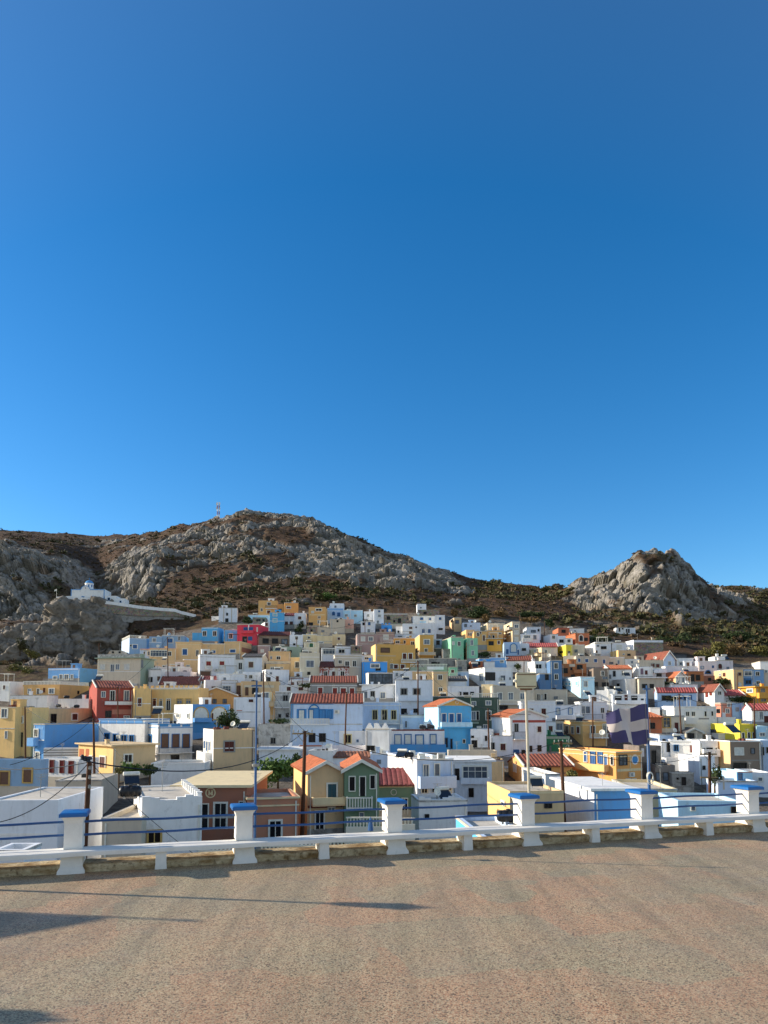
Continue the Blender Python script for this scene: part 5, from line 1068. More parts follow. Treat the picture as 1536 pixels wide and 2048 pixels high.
# displacement
h0, c0 = facets(P0 / np.array([27.0, 27.0, 30.0]) + fbm(P0 / 20, 2, 77)[:, None] * .8, 25)
h1, c1 = facets(P0 / np.array([9.5, 9.5, 11.0]) + fbm(P0 / 6, 2, 40)[:, None] * .5, 5)
h2, c2 = facets(P0 / np.array([3.2, 3.2, 3.8]) + fbm(P0 / 3, 2, 47)[:, None] * .3, 15)
crag = (h0 * 5.0 + h1 * 3.4 + h2 * 1.25 - (1 - c1) * 1.5 - (1 - c0) * 1.6 - (1 - c2) * .35 + (fbm(P0 / 1.8, 3, 61) - .5) * 1.1) * np.clip(1.15 - (pyv < r_lo + 6) * .55, 0, 1)
soft = (fbm(P0 / 16, 4, 70) - .5) * 3.0 + (fbm(P0 / 3.0, 3, 71) - .5) * 1.1
# terraces on the scrub slopes
amt = rock * crag + (1 - rock) * soft * far + (1 - far) * (fbm(P0 / 5, 3, 72) - .5) * .5
gy, gx = np.gradient(Z); dY = np.gradient(rows)[:, None]; sl = gy / dY
nrm = np.stack([np.zeros(nr * nc), -sl.ravel(), np.ones(nr * nc)], 1); nrm /= np.linalg.norm(nrm, axis=1, keepdims=True)
nrm[:, 1] -= .25; 
# the ridge line keeps its drawn height
V = P0 + nrm * amt[:, None]
V[:, 1] += 7 * np.clip(1.3 - np.sqrt(((pxv - 1318) / 15) ** 2 + ((pyv - 1127) / 8) ** 2), 0, 1) * (P0[:, 1] < 345)   # the cave under the summit
green = np.clip((fbm(P0 / 22.0, 4, 91) - .47) * 6 + np.clip((pyv - 1170) / 60, -1, 1) * .35 + np.clip((pxv - 620) / 300, 0, .6), 0, 1)
greyv = ((pyv > np.interp(pxv, [0, 190, 230, 480, 520, 880, 1060, 1180, 1280, 1400, 1536], [1375, 1345, 1290, 1240, 1220, 1220, 1240, 1270, 1290, 1320, 1330])) & (P0[:, 1] < 230)).astype(float)

def hill_material():
    n = NT('hillside_rock_and_scrub')
    A = lambda k: (lambda x: (setattr(x, 'attribute_name', k), x.outputs['Fac'])[1])(n.n('ShaderNodeAttribute'))
    rk_, gr_, vl_ = A('rock'), A('green'), A('village')
    a = n.noise(.16, 8, .68); b = n.noise(.9, 7, .7); c = n.noise(.035, 6, .6)
    rockc = n.mix(n.ramp(a, [(.3, 0), (.68, 1)]), lin('B8B0A4'), lin('878074'))
    rockc = n.mix(n.math('MULTIPLY', n.ramp(b, [(.5, 0), (.68, 1)]), .7), rockc, lin('5E594F'))
    rockc = n.mix(n.ramp(n.noise(.11, 6, .65, n.coord((1, 1, .6))), [(.56, 0), (.66, .6)]), rockc, lin('A88C70'))
    rockc = n.mix(n.ramp(n.noise(.34, 7, .72), [(.56, 0), (.62, .85)]), rockc, lin('454330'))
    soil = n.mix(n.ramp(a, [(.35, 0), (.65, 1)]), lin('654C38'), lin('413428'))
    soil = n.mix(n.ramp(b, [(.5, 0), (.68, .55)]), soil, lin('7A624B'))
    sh = n.ramp(n.vor(.42, n.coord((1, 1, 1)), 'Distance'), [(.28, 1), (.55, 0)])
    sh = n.math('MULTIPLY', sh, n.ramp(n.noise(.22, 5, .65), [(.4, 0), (.55, 1)]))
    soil = n.mix(n.math('MULTIPLY', sh, .85), soil, lin('443A28'))
    grn = n.mix(n.ramp(b, [(.4, 0), (.62, 1)]), lin('4A4630'), lin('7C6848'))
    x = n.mix(n.math('MULTIPLY', gr_, n.ramp(n.noise(.3, 6, .7), [(.45, 0), (.56, .85)])), soil, grn)
    rockc = n.mix(n.math('MULTIPLY', A('joint'), .8), rockc, lin('4C4834'))
    x = n.mix(rk_, x, rockc)
    conc = n.mix(n.ramp(b, [(.4, 0), (.65, 1)]), lin('857C70'), lin('5E564C'))
    x = n.mix(vl_, x, conc)
    n.base(x); n.bump(n.noise(.9, 10, .76), 1.0, .9); return n.rough(.95, .15)
joint = (1 - np.minimum(c1, np.maximum(c2, .35))) * np.clip((fbm(P0 / 7, 3, 33) - .38) * 5, 0, 1)
hills = grid_mesh('hillside', V, nr, nc, hill_material(), {'rock': rock, 'green': green, 'village': greyv, 'joint': joint})
rp = rock.reshape(nr, nc)[:-1, :-1].ravel() < .5; hills.data.polygons.foreach_set('use_smooth', rp); hills['kind'] = 'structure'
def ground_z(x, y):
    """height of the finished sheet under (x, y)"""
    px = x / y * F_PX * math.cos(PITCH) + W_PX / 2
    i = int(np.clip(np.searchsorted(cols, px), 1, nc - 1)); j = int(np.clip(np.searchsorted(rows, y), 1, nr - 1))
    Vz = V[:, 2].reshape(nr, nc)
    return float(Vz[j - 1:j + 1, i - 1:i + 1].mean())

# ------------------------------------------------------------------ rock outcrop under the chapel
def rockmat():
    n = NT('limestone_outcrop'); a = n.noise(.25, 8, .68); b = n.noise(1.0, 7, .7)
    x = n.mix(n.ramp(a, [(.3, 0), (.7, 1)]), lin('9E9486'), lin('746C61')); x = n.mix(n.ramp(b, [(.52, 0), (.66, .7)]), x, lin('5C564B'))
    x = n.mix(n.ramp(n.noise(.45, 6, .7), [(.6, 0), (.66, .8)]), x, lin('4A4832')); n.base(x); n.bump(b, .8, .4); return n.rough(.95, .15)
RM = rockmat()
def outcrop(px, py, Y, wpx, hpx, dy, seed, label):
    c = at(px, py, Y); k = Y / F_PX; a, b, h = wpx * k / 2, dy, hpx * k
    nu, nv = 150, 84
    u = np.linspace(0, 2 * PI, nu); v = np.linspace(0, PI * .62, nv)
    U, Vv = np.meshgrid(u, v); sx = np.sign(np.cos(U)) * np.abs(np.cos(U)) ** .8; sy = np.sign(np.sin(U)) * np.abs(np.sin(U)) ** .8
    rr = np.sin(Vv) ** .62; Q = np.stack([(a * rr * sx).ravel(), (b * rr * sy).ravel(), (h * (np.cos(Vv) * .92 + .08)).ravel()], 1)
    N = Q / np.array([a * a, b * b, h * h]); N /= np.linalg.norm(N, axis=1, keepdims=True) + 1e-6
    G = Q + np.array(c); 
    f1, g1 = facets(G / 6.5 + fbm(G / 4, 2, seed)[:, None] * .5, seed); f2, g2 = facets(G / 2.4, seed + 3)
    dsp = f1 * 3.4 + f2 * 1.1 - (1 - g1) * 1.2 - (1 - g2) * .4 + (fbm(G / 1.3, 3, seed + 9) - .5) * .9
    flat = np.clip((Q[:, 2] / h - .93) / .07, 0, 1)
    Q = Q + N * (dsp * (1 - flat * .8))[:, None]
    # three caves eaten into the face
    for cx, cz, r in ((.52, -.12, 2.0), (-.05, .2, 2.3), (.3, .62, 2.4)):
        if seed != 5: break
        cc = np.array([a * cx, -b * .93, h * (cz + .15)]); dd = np.linalg.norm((Q - cc) * np.array([.8, .6, 1.3]), axis=1); Q[:, 1] += np.clip(1 - dd / r, 0, 1) ** .7 * 4.5
    Q = Q.reshape(nv, nu, 3); Q[:, -1] = Q[:, 0]; Q = Q.reshape(-1, 3)
    o = grid_mesh('rock_outcrop', Q[::-1].copy(), nv, nu, RM, {}); o.location = c; o.rotation_euler.z = 0; o['kind'] = 'structure'; return o
o = outcrop(172, 1300, 232, 178, 104, 10, 5, '')
outcrop(70, 1322, 224, 150, 76, 8, 31, ''); outcrop(15, 1330, 222, 90, 52, 7, 47, '')

# ------------------------------------------------------------------ chapel on the outcrop
def chapel():
    Y = 230; k = Y / F_PX; b = at(141.5, 1199.5, Y); r = empty('chapel', b, math.radians(3)); tag(r, 'small white chapel with blue dome perched on the rock outcrop', 'chapel')
    Wd = (208 - 141.5) * k; Hh = (1199 - 1177) * k; D = 6.5; wm = wallmat('white'); bl = wallmat('trimblue')
    m = MB(); m.box(0, Wd, 0, D, -3.0, Hh); 
    cx, rad = Wd * .43, 1.5; pts = [(cx + rad * math.cos(PI * i / 14), 0, Hh + rad * .8 * math.sin(PI * i / 14)) for i in range(15)]
    m.poly(pts); 
    for i in range(14): p, q = pts[i], pts[i + 1]; m.poly([p, q, (q[0], D, q[2]), (p[0], D, p[2])])
    m.build('wall', wm, r)
    t = MB(); t.box(-.02, cx - rad, -.1, -.003, Hh - .28, Hh - .06); t.box(cx + rad, Wd + .02, -.1, -.003, Hh - .28, Hh - .06); t.box(0, .22, -.1, -.003, -2.2, Hh - .28); t.box(Wd - .22, Wd, -.1, -.003, -2.2, Hh - .28)
    for i in range(14):
        p, q = pts[i], pts[i + 1]; s = .86; P = lambda w, y, f: (cx + (w[0] - cx) * f, y, Hh + (w[2] - Hh) * f)
        t.poly([P(p, -.1, s), P(p, -.1, 1), P(q, -.1, 1), P(q, -.1, s)][::-1]); t.poly([P(p, -.1, 1), P(p, 0, 1), P(q, 0, 1), P(q, -.1, 1)])
    t.build('blue_trim', bl, r)
    for x, w, z0, z1 in ((.36, .9, .1, 1.2), (.68, .95, 0, 1.35)):
        t = MB(); t.box(Wd * x - w / 2, Wd * x + w / 2, -.07, -.002, z0, z1); f = t.build('window', bl, r); t = MB(); t.box(Wd * x - w / 2 + .14, Wd * x + w / 2 - .14, -.09, -.071, z0 + .12, z1 - .14); t.build('pane', PANE['g'], f)
    t = MB(); t.lathe([(.16, 0), (.16, .06), (0, .07)], 10); t.v = [(cx + x, -.05 - z, Hh + .35 + y) for x, y, z in t.v]; t.build('roundel', PANE['R'], r)
    t = MB(); t.lathe([(1.3, -.6), (1.3, 1.25), (1.42, 1.3), (1.42, 1.5), (1.2, 1.52)], 20, (cx, D * .5, Hh + .9)); dr = t.build('drum', wm, r, False)
    t = MB(); t.lathe([(1.28 * math.cos(i * PI / 16), 1.05 * math.sin(i * PI / 16)) for i in range(9)], 20, (cx, D * .5, Hh + 2.42)); t.build('dome', bl, r, True)
    t = MB(); zc = Hh + 3.46; t.box(cx - .05, cx + .05, D * .5 - .05, D * .5 + .05, zc, zc + .9); t.box(cx - .26, cx + .26, D * .5 - .04, D * .5 + .04, zc + .5, zc + .6); t.build('cross', bl, r)
    for i in range(8):
        w = 2 * PI * i / 8 + .2; t = MB(); e = Vector((math.cos(w), math.sin(w))); s = Vector((-e.y, e.x)); c = Vector((cx, D * .5)) + e * 1.32
        q = [(c + s * dx + e * dn, z) for z in (Hh + 1.1, Hh + 1.9) for dx, dn in ((-.22, 0), (.22, 0), (.22, -.1), (-.22, -.1))]
        t.hexa([(p.x, p.y, z) for p, z in q]); t.build('drum_window', PANE['b'], dr)
    # lower annexe, stepping down to the right
    b2 = at(208.5, 1202, Y); a = empty('chapel_annexe', b2, math.radians(3)); tag(a, 'low white annexe stepping down beside the blue-domed chapel', 'annexe')
    W1 = (232 - 208.5) * k; W2 = (248 - 208.5) * k
    m = MB(); m.box(.02, W1, .4, 5, -3.5, (1202 - 1191) * k); m.box(W1 + .003, W2, .4, 5, -3.5, (1202 - 1196) * k); m.build('wall', wm, a)
    for x, z, s in ((.35 * W1, .25, .8), (W1 + .5 * (W2 - W1), -.5, .6)):
        t = MB(); t.box(x - s / 2, x + s / 2, .34, .398, z, z + s * 1.2); f = t.build('window', bl, a); t = MB(); t.box(x - s / 2 + .1, x + s / 2 - .1, .32, .339, z + .1, z + s * 1.1); t.build('pane', PANE['k'], f)
chapel()
def strip_wall(name, pts, Y, h0, h1, th, mat, label, cat, end=None):
    """wall following points (px, py_top); h metres below the top"""
    P = [at(x, y, Y if not isinstance(Y, list) else Y[i]) for i, (x, y) in enumerate(pts)]
    c = P[0].copy(); m = MB()
    for i_, (a, b) in enumerate(zip(P, P[1:])):
        d = (b - a); n = Vector((-d.y, d.x, 0)).normalized() * th; a, b = a - c, b - c
        e_ = h0 if end is None else end; f_ = lambda i: Vector((0, 0, h0 + (e_ - h0) * max(0, i - 2) / max(1, len(P) - 3))); lo, lb = f_(i_), f_(i_ + 1); hi = Vector((0, 0, h1))
        m.hexa([a - lo, b - lb, b - lb + n, a - lo + n, a - hi, b - hi, b - hi + n, a - hi + n])
    o = m.build(name, mat, None); o.location = c; tag(o, label, cat); return o
PATH = [(112, 1193.5), (141, 1192), (175, 1196), (207, 1201), (240, 1205.5), (280, 1211.5), (315, 1215), (350, 1217.5), (362, 1222), (392, 1229)]
PY = [229, 228.5, 228, 228, 228.5, 230, 232, 234, 235, 236]
strip_wall('parapet_wall', PATH, PY, 1.0, 0.0, .3, wallmat('white'), 'white parapet wall running from the chapel down the slope', 'wall')
PATH2 = [(x, y + 6.4) for x, y in PATH]
strip_wall('retaining_wall', PATH2[1:], [y + .12 for y in PY[1:]], 3.2, .0, .8, wallmat('stone'), 'rough grey stone wall holding up the chapel path', 'wall', .5)
# chapel terrace deck
m = MB(); dk = [at(x, y + 6, Y + .5) for (x, y), Y in zip(PATH, PY)]; ori = dk[0].copy()
for a, b in zip(dk, dk[1:]):
    a, b = a - ori, b - ori; m.poly([a, b, b + Vector((0, 9, 0)), a + Vector((0, 9, 0))]); m.poly([a - Vector((0, 0, 5)), b - Vector((0, 0, 5)), b, a])
o = m.build('chapel_path', wallmat('concrete')); o.location = ori; o['kind'] = 'structure'
r = empty('flagpole', at(113, 1192, 229.5)); tag(r, 'small flagpole with tattered white flag at the chapel terrace end', 'flagpole')
m = MB(); m.tube((0, 0, -1), (0, 0, 2.4), .05, n=6); m.build('pole', STEEL, r); m = MB(); m.poly([(-.03, 0, 2.3), (-.8, .1, 2.1), (-.75, .05, 1.5), (-.03, 0, 1.7)]); m.build('flag', FRAME['w'], r)

# telecom mast
b = at(436.5, 1036, 492); r = empty('telecom_mast', b); tag(r, 'lattice telecom mast with red and white sections on the mountain ridge', 'mast')
hm = (1036 - 1004) * 492 / F_PX; w = .75
for k in range(6):
    z0, z1 = -2 + (hm + 2) * k / 6, -2 + (hm + 2) * (k + 1) / 6; m = MB()
    cs = [(-w, -w), (w, -w), (w, w), (-w, w)]
    for i in range(4):
        a, c_ = cs[i], cs[(i + 1) % 4]; m.tube((*a, z0), (*a, z1), .09, n=4); m.tube((*a, z0), (*c_, z1), .06, n=4); m.tube((*c_, z0), (*a, z1), .06, n=4); m.tube((*a, z1), (*c_, z1), .06, n=4)
    m.build('lattice_section', FRAME['w'] if k % 2 else PANE['R'], r)
for i, (x, z) in enumerate(((-1.1, hm - 1.2), (1.1, hm - 1.0), (-1.1, hm - 4), (1.15, hm - 4.5))):
    m = MB(); m.box(x - .25, x + .25, -.9, -.6, z - .9, z + .9); m.build('antenna_panel', FRAME['w'], r)

# ------------------------------------------------------------------ vegetation
def leafmat(name, c0, c1):
    n = NT(name); a = n.noise(.9, 5, .7); b = n.noise(6, 3, .6)
    n.base(n.mix(n.ramp(n.math('ADD', n.math('MULTIPLY', a, .6), n.math('MULTIPLY', b, .4)), [(.35, 0), (.65, 1)]), lin(c0), lin(c1))); n.b.inputs['Subsurface Weight'].default_value = 0; return n.rough(.7, .2)
LEAF = {'k': leafmat('dark_dry_heath', '4A3C2A', '6E5A40'), 'd': leafmat('dark_evergreen_leaves', '2E3A22', '4C5A30'), 'o': leafmat('olive_leaves', '5A5A30', '83783F'), 'g': leafmat('fresh_green_leaves', '46602C', '6C8440'), 'b': leafmat('dry_brown_leaves', '6A5638', '8C7248'), 'm': leafmat('maquis_leaves', '3E4028', '5E5836')}
BARK = plain('bark', '5A4836', .9, .2)
def leaf_cloud(n, rad, rng, lump=7, leaf=.12, full=False):
    L = rng.normal(size=(lump, 3)); L /= np.linalg.norm(L, axis=1, keepdims=True); L *= rng.uniform(.25, .68, (lump, 1)); L[:, 2] = L[:, 2] if full else np.abs(L[:, 2]) * .9 - .15
    R = rng.uniform(.28, .5, lump); k = rng.integers(0, lump, n); d = rng.normal(size=(n, 3)); d /= np.linalg.norm(d, axis=1, keepdims=True)
    C = (L[k] + d * (R[k] * rng.uniform(.55, 1.08, n))[:, None]) * np.array(rad)
    a = rng.normal(size=(n, 3)); a /= np.linalg.norm(a, axis=1, keepdims=True); b = np.cross(a, rng.normal(size=(n, 3))); b /= np.linalg.norm(b, axis=1, keepdims=True)
    s = leaf * rng.uniform(.6, 1.4, (n, 1)); a = a * s; b = b * s * .6
    return np.stack([C - a, C - b, C + a, C + b], 1).reshape(-1, 3)
def quads_obj(name, Vq, mat, parent=None):
    me = bpy.data.meshes.new(name); n = len(Vq) // 4
    me.vertices.add(len(Vq)); me.vertices.foreach_set('co', Vq.astype(np.float32).ravel()); me.loops.add(len(Vq)); me.loops.foreach_set('vertex_index', np.arange(len(Vq), dtype=np.int32))
    me.polygons.add(n); me.polygons.foreach_set('loop_start', np.arange(0, 4 * n, 4, dtype=np.int32)); me.polygons.foreach_set('loop_total', np.full(n, 4, np.int32)); me.update(calc_edges=True)
    me.materials.append(mat); o = bpy.data.objects.new(name, me); COL.objects.link(o)
    if parent: o.parent = parent
    return o
def bush(px, py, wpx, hpx, kind, label, Y=None, name='shrub', trunk=.25):
    Y = Y or Yf(py + hpx / 2) - 1.0; k = Y / F_PX; c = at(px, py + hpx / 2, Y); rx, rz = wpx * k / 2, hpx * k / 2
    r = empty(name, c); tag(r, label, name.replace('_', ' ') if name != 'shrub' else 'shrub')
    n = int(np.clip(rx * rz * 230, 350, 2600)); lf = float(np.clip(.34 * (rx * rz) ** .5, .14, .4))
    V_ = leaf_cloud(n, (rx * 1.35, max(1.2, min(rx, rz * 1.4)), rz * 1.2), RNG, max(9, int(rx / rz * 9)), lf * .62, True); V_[:, 2] += rz * .95
    quads_obj('crown', V_, LEAF[kind], r)
    m = MB(); m.tube((0, 0, -1.5), (0, 0, rz * .6), .16 * max(.5, min(1.4, rz)), .09, n=7)
    for i in range(4):
        w = i * 1.6 + px; m.tube((0, 0, rz * .35), (math.cos(w) * rx * .5, math.sin(w) * .6, rz * (1.0 + .12 * i)), .08, .03, n=5)
    m.build('trunk', BARK, r)
BUSH = [
 (454, 1438, 50, 40, 'd', 'dark evergreen tree in front of the blue arched loggias', 121, 'tree'), (492, 1478, 12, 14, 'd', 'small dark shrub in front of the sand house’s side balcony', None, 'shrub'),
 (556, 1540, 84, 60, 'g', 'large green garden tree left of the orange-roofed gables', 96, 'tree'), (588, 1530, 44, 52, 'd', 'darker garden tree touching the brown pole', 99, 'tree'),
 (262, 1536, 54, 24, 'g', 'bright green spreading shrub in front of the tan porch house', 84, 'shrub'), (300, 1538, 34, 20, 'd', 'dark green shrub right of the bright spreading one', 84, 'shrub'), (238, 1542, 16, 16, 'o', 'spiky yellow-green agave beside the spreading shrub', 83, 'shrub'),
 (1146, 1550, 20, 26, 'o', 'small yucca tree behind the white flat house with yellow shutter', 90, 'tree'), (1430, 1548, 22, 46, 'd', 'slim dark creeper-clad tree at the right wooden pole', 93, 'tree'),
 (1350, 1286, 60, 40, 'd', 'dark dense tree right of the stone-walled hall', 206, 'tree'), (1398, 1292, 54, 34, 'd', 'dark dense tree in the shaded gully at right', 209, 'tree'), (1300, 1264, 50, 20, 'd', 'low dark thicket above the stone-walled hall', 222, 'shrub'),
 (1405, 1310, 40, 30, 'o', 'yellow-green olive tree behind the square white house', 187, 'tree'), (1434, 1300, 30, 40, 'o', 'taller olive tree right of the yellow-green one', 190, 'tree'), (1466, 1304, 46, 36, 'b', 'dry brownish tree behind the pinkish white houses', 192, 'tree'), (1520, 1308, 46, 34, 'o', 'olive tree at the right photo edge on the slope', 192, 'tree'),
 (1480, 1272, 70, 24, 'd', 'long dark thicket on the right slope', 215, 'shrub'), (1392, 1262, 60, 20, 'm', 'grey-green thicket under the peak', 225, 'shrub'),
 (1448, 1362, 34, 18, 'd', 'dark hedge below the orange-peach house', 160, 'shrub'), (1482, 1398, 56, 14, 'd', 'dark hedge in front of the amber house', 148, 'shrub'), (1334, 1368, 46, 12, 'd', 'vine over the pergola left of the temple-fronted house', 158, 'shrub'), (1346, 1398, 46, 16, 'm', 'grey-green shrub before the blue-tinted house', 147, 'shrub'),
 (494, 1241, 26, 18, 'd', 'dark shrub beside the lone tower house', 214, 'shrub'), (500, 1214, 34, 18, 'm', 'green shrub left of the topmost ochre house', 234, 'shrub'), (598, 1259, 16, 12, 'd', 'round dark shrub below the small red roof', 204, 'shrub'),
 (602, 1252, 14, 20, 'd', 'dark bush at left foot of the tall ochre stair house', 210, 'shrub'), (655, 1192, 36, 16, 'g', 'green thicket on the slope above the tall ochre house', 248, 'shrub'), (688, 1196, 26, 14, 'm', 'grey-green thicket above the blue-trimmed top house', 248, 'shrub'),
 (909, 1225, 20, 18, 'b', 'brown leafless tree right of the topmost white cube', 226, 'tree'), (955, 1226, 54, 26, 'd', 'dark dense thicket above the cream top house', 232, 'shrub'), (972, 1236, 20, 22, 'b', 'brown bare tree in front of the dark thicket', 224, 'tree'), (1000, 1226, 30, 16, 'b', 'brown dry thicket right of the dark dense one', 234, 'shrub'),
 (1050, 1229, 34, 12, 'd', 'low dark thicket below the saddle', 236, 'shrub'), (1076, 1228, 26, 12, 'd', 'second low dark thicket below the saddle, nearer the pole', 236, 'shrub'), (1060, 1240, 40, 14, 'b', 'brown dry shrubs behind the cream tower', 224, 'shrub'),
 (1190, 1264, 20, 16, 'o', 'bright green shrub right of the brick-orange house', 206, 'shrub'), (1200, 1278, 40, 18, 'd', 'dark hedge behind the brick-orange house', 200, 'shrub'), (1100, 1246, 22, 18, 'd', 'dark bush beside the hillside pole', 218, 'shrub'),
 (924, 1306, 16, 26, 'd', 'dark ivy-covered bush left of the twin mint house', 180, 'shrub'), (970, 1308, 26, 12, 'd', 'dark shrub below the ochre bay house', 180, 'shrub'), (1036, 1332, 16, 12, 'd', 'dark vine beside the white house with solid balcony', 172, 'shrub'),
 (30, 1344, 44, 34, 'o', 'yellow-olive bush at the left photo edge', 176, 'shrub'), (66, 1346, 40, 26, 'o', 'yellow-olive bush left of the sky blue house', 174, 'shrub'), (88, 1338, 24, 18, 'm', 'grey-green bush behind the sky blue house', 180, 'shrub'), (10, 1330, 30, 24, 'b', 'brown dry bush at the left edge slope', 184, 'shrub'),
 (318, 1276, 20, 8, 'd', 'dark shrub behind the pink-edged pale house', 200, 'shrub'), (120, 1200, 26, 12, 'm', 'grey-green shrub at the chapel terrace end', 227.5, 'shrub'), (40, 1290, 30, 24, 'm', 'green shrub on the lower left rocks', 214, 'shrub'), (62, 1308, 26, 22, 'o', 'olive shrub between the lower left rocks', 210, 'shrub'),
 (616, 1370, 36, 9, 'd', 'vine over the terrace left of the grey red-roofed house', 151, 'shrub'), (724, 1466, 16, 16, 'd', 'dark climber beside the cream-framed small white house', 125, 'shrub'), (560, 1442, 40, 10, 'd', 'dark potted plants on the old white house roof', 128, 'shrub')]
for b in BUSH: bush(b[0], b[1], b[2], b[3], b[4], b[5].replace('’', "'"), b[6], b[7])

# scrub that nobody could count: two sheets of small bushes over the hills
def scrub(name, n, mat, seed, thr, size, label, rockmax=.45):
    rng = np.random.default_rng(seed); Vg = V.reshape(nr, nc, 3)
    okr = np.where((rows > 180) & (rows < 640))[0]; out = []
    j = rng.choice(okr, n * 4); i = rng.integers(60, nc - 60, n * 4)
    idx = j * nc + i; gm = green[idx]; rk2 = rock[idx]
    vis = (rk2 < rockmax) & (gm > thr); 
    idx = idx[vis][:n]; P = V[idx]
    # not inside the village
    px = P[:, 0] / P[:, 1] * F_PX + 768; py = HORIZ - (P[:, 2] - ZC) / P[:, 1] * F_PX
    lim = np.interp(px, [0, 190, 300, 440, 520, 880, 1060, 1180, 1280, 1400, 1536], [1335, 1320, 1265, 1232, 1212, 1212, 1235, 1265, 1285, 1300, 1310]); P = P[py < lim]
    sz = np.clip(rng.lognormal(-.25, .5, len(P)), .35, 2.6) * size
    proto = [leaf_cloud(26, (1.15, 1.15, .75), rng, 4, .34) for _ in range(8)]
    for q, s in zip(P, sz):
        v_ = proto[rng.integers(0, 8)]; w = rng.uniform(0, 6.28); c, s_ = math.cos(w), math.sin(w)
        out.append(np.stack([v_[:, 0] * c - v_[:, 1] * s_, v_[:, 0] * s_ + v_[:, 1] * c, v_[:, 2] + .35], 1) * s + q)
    o = quads_obj(name, np.concatenate(out), mat); tag(o, label, 'scrub', kind='stuff')
scrub('hillside_scrub', 3800, LEAF['m'], 101, .4, 1.25, 'dark green maquis scrub dotted over the hillsides')
scrub('dry_scrub', 8500, LEAF['k'], 102, -1, .75, 'brown dry low scrub on the mountain slopes', .6)
# ------------------------------------------------------------------ terrace in front
POSTS_PX = [(135, 1750), (487, 1728), (787, 1706), (1055, 1693), (1298, 1681), (1515, 1665)]
FP = [ground0(*p) for p in POSTS_PX]
a_, b_ = FP[0], FP[-1]
U = (b_ - a_).normalized(); NV = Vector((-U.y, U.x, 0)); FYAW = math.atan2(U.y, U.x)
def fz(u, v, z=0): return a_ + U * u + NV * v + Vector((0, 0, z))
UPOS = [(p - a_).dot(U) for p in FP]
STEP = (UPOS[-1] - UPOS[0]) / 5 * 1.008; OFF = .045
def floormat():
    n = NT('terrazzo_floor')
    pos = n.coord((1, 1, 1), (0, 0, -FYAW))
    blk = n.vor(.75, pos, 'Color', metric='CHEBYCHEV', rnd=.85); g = n.n('ShaderNodeRGBToBW'); n.l(blk, g.inputs[0])
    pat = n.noise(.9, 5, .65, pos)
    f = n.math('ADD', n.math('MULTIPLY', g.outputs[0], .5), n.math('MULTIPLY', pat, .7))
    c = n.ramp(f, [(.38, lin('A09272')), (.58, lin('AF9472')), (.78, lin('BA8E6A'))])
    sp = n.vor(88, pos, 'Color'); sb = n.n('ShaderNodeRGBToBW'); n.l(sp, sb.inputs[0])
    c = n.mix(n.ramp(sb.outputs[0], [(.0, .0), (.55, 0), (.58, .5), (.75, .55)], 'LINEAR'), c, lin('DCC8A0'))
    c = n.mix(n.ramp(sb.outputs[0], [(.18, .6), (.3, .0)]), c, lin('A87458'))
    v2 = n.vor(62, n.coord((1, 1, 1), (.3, .2, .7)), 'Color'); s2 = n.n('ShaderNodeRGBToBW'); n.l(v2, s2.inputs[0])
    c = n.mix(n.ramp(s2.outputs[0], [(.26, .75), (.32, 0)]), c, lin('4A4236'))
    v3 = n.noise(7, 4, .75); c = n.mix(n.ramp(v3, [(.58, 0), (.75, .18)]), c, lin('4A443A'))
    stv = n.noise(1.0, 6, .65, n.coord((2.2, .16, 1), (0, 0, .35)))
    c = n.mix(n.ramp(stv, [(.42, 0), (.66, .42)]), c, lin('6E644E'))
    st = n.ramp(n.noise(.35, 6, .65), [(.45, 0), (.7, .38)]); c = n.mix(n.math('MULTIPLY', st, .6), c, lin('8A8270'))
    n.base(c); n.bump(n.noise(45, 3, .6), .25, .01); 
    rr = n.ramp(n.noise(1.5, 4), [(.3, .5), (.7, .75)]); n.l(rr, n.b.inputs['Roughness']); n.b.inputs['Specular IOR Level'].default_value = .3; return n.m
m = MB(); q = [fz(-26, .66), fz(34, .66), fz(34, -34), fz(-26, -34)]
m.poly([fz(-26, .66, 0), fz(-26, -34, 0), fz(34, -34, 0), fz(34, .66, 0)][::1]); o = m.build('terrace_floor', floormat()); o['kind'] = 'structure'
me = o.data
if me.polygons[0].normal.z < 0: me.flip_normals()
# retaining wall under the terrace edge
m = MB(); m.hexa([fz(-26, .1, -9), fz(34, .1, -9), fz(34, .655, -9), fz(-26, .655, -9), fz(-26, .1, -.004), fz(34, .1, -.004), fz(34, .655, -.004), fz(-26, .655, -.004)])
o = m.build('terrace_wall', wallmat('oldwhite')); tag(o, 'retaining wall beneath the terrace edge', 'wall')
# kerb
def kerbmat():
    n = NT('stained_kerb'); a = n.noise(3.0, 7, .7, n.coord((1, 1, 1.8))); b = n.noise(12, 5, .7)
    x = n.mix(n.ramp(a, [(.38, 0), (.62, 1)]), lin('CDBb96'.upper()), lin('8C7048')); x = n.mix(n.ramp(b, [(.52, 0), (.66, .75)]), x, lin('57432A'))
    n.base(x); n.bump(b, .6, .02); return n.rough(.9, .2)
m = MB(); K = lambda u, v, z: fz(u, v, z)
n_ = 90
prof = [(.12, .002), (.1, .1), (.12, .135), (.16, .145), (.62, .15), (.66, .13), (.66, -.3)]
for i in range(n_):
    u0, u1 = -12 + 32 * i / n_, -12 + 32 * (i + 1) / n_
    for (v0, z0), (v1, z1) in zip(prof, prof[1:]): m.poly([K(u0, v0, z0), K(u1, v0, z0), K(u1, v1, z1), K(u0, v1, z1)])
o = m.build('kerb', kerbmat()); tag(o, 'low stained stone kerb along the terrace edge under the bench', 'kerb')
CAPM = plain('glossy_blue_paint', '1A66B4', .35, .5, 0, .1)
RAILM = plain('navy_blue_rail_paint', '254E8A', .4, .5, 0, .08)
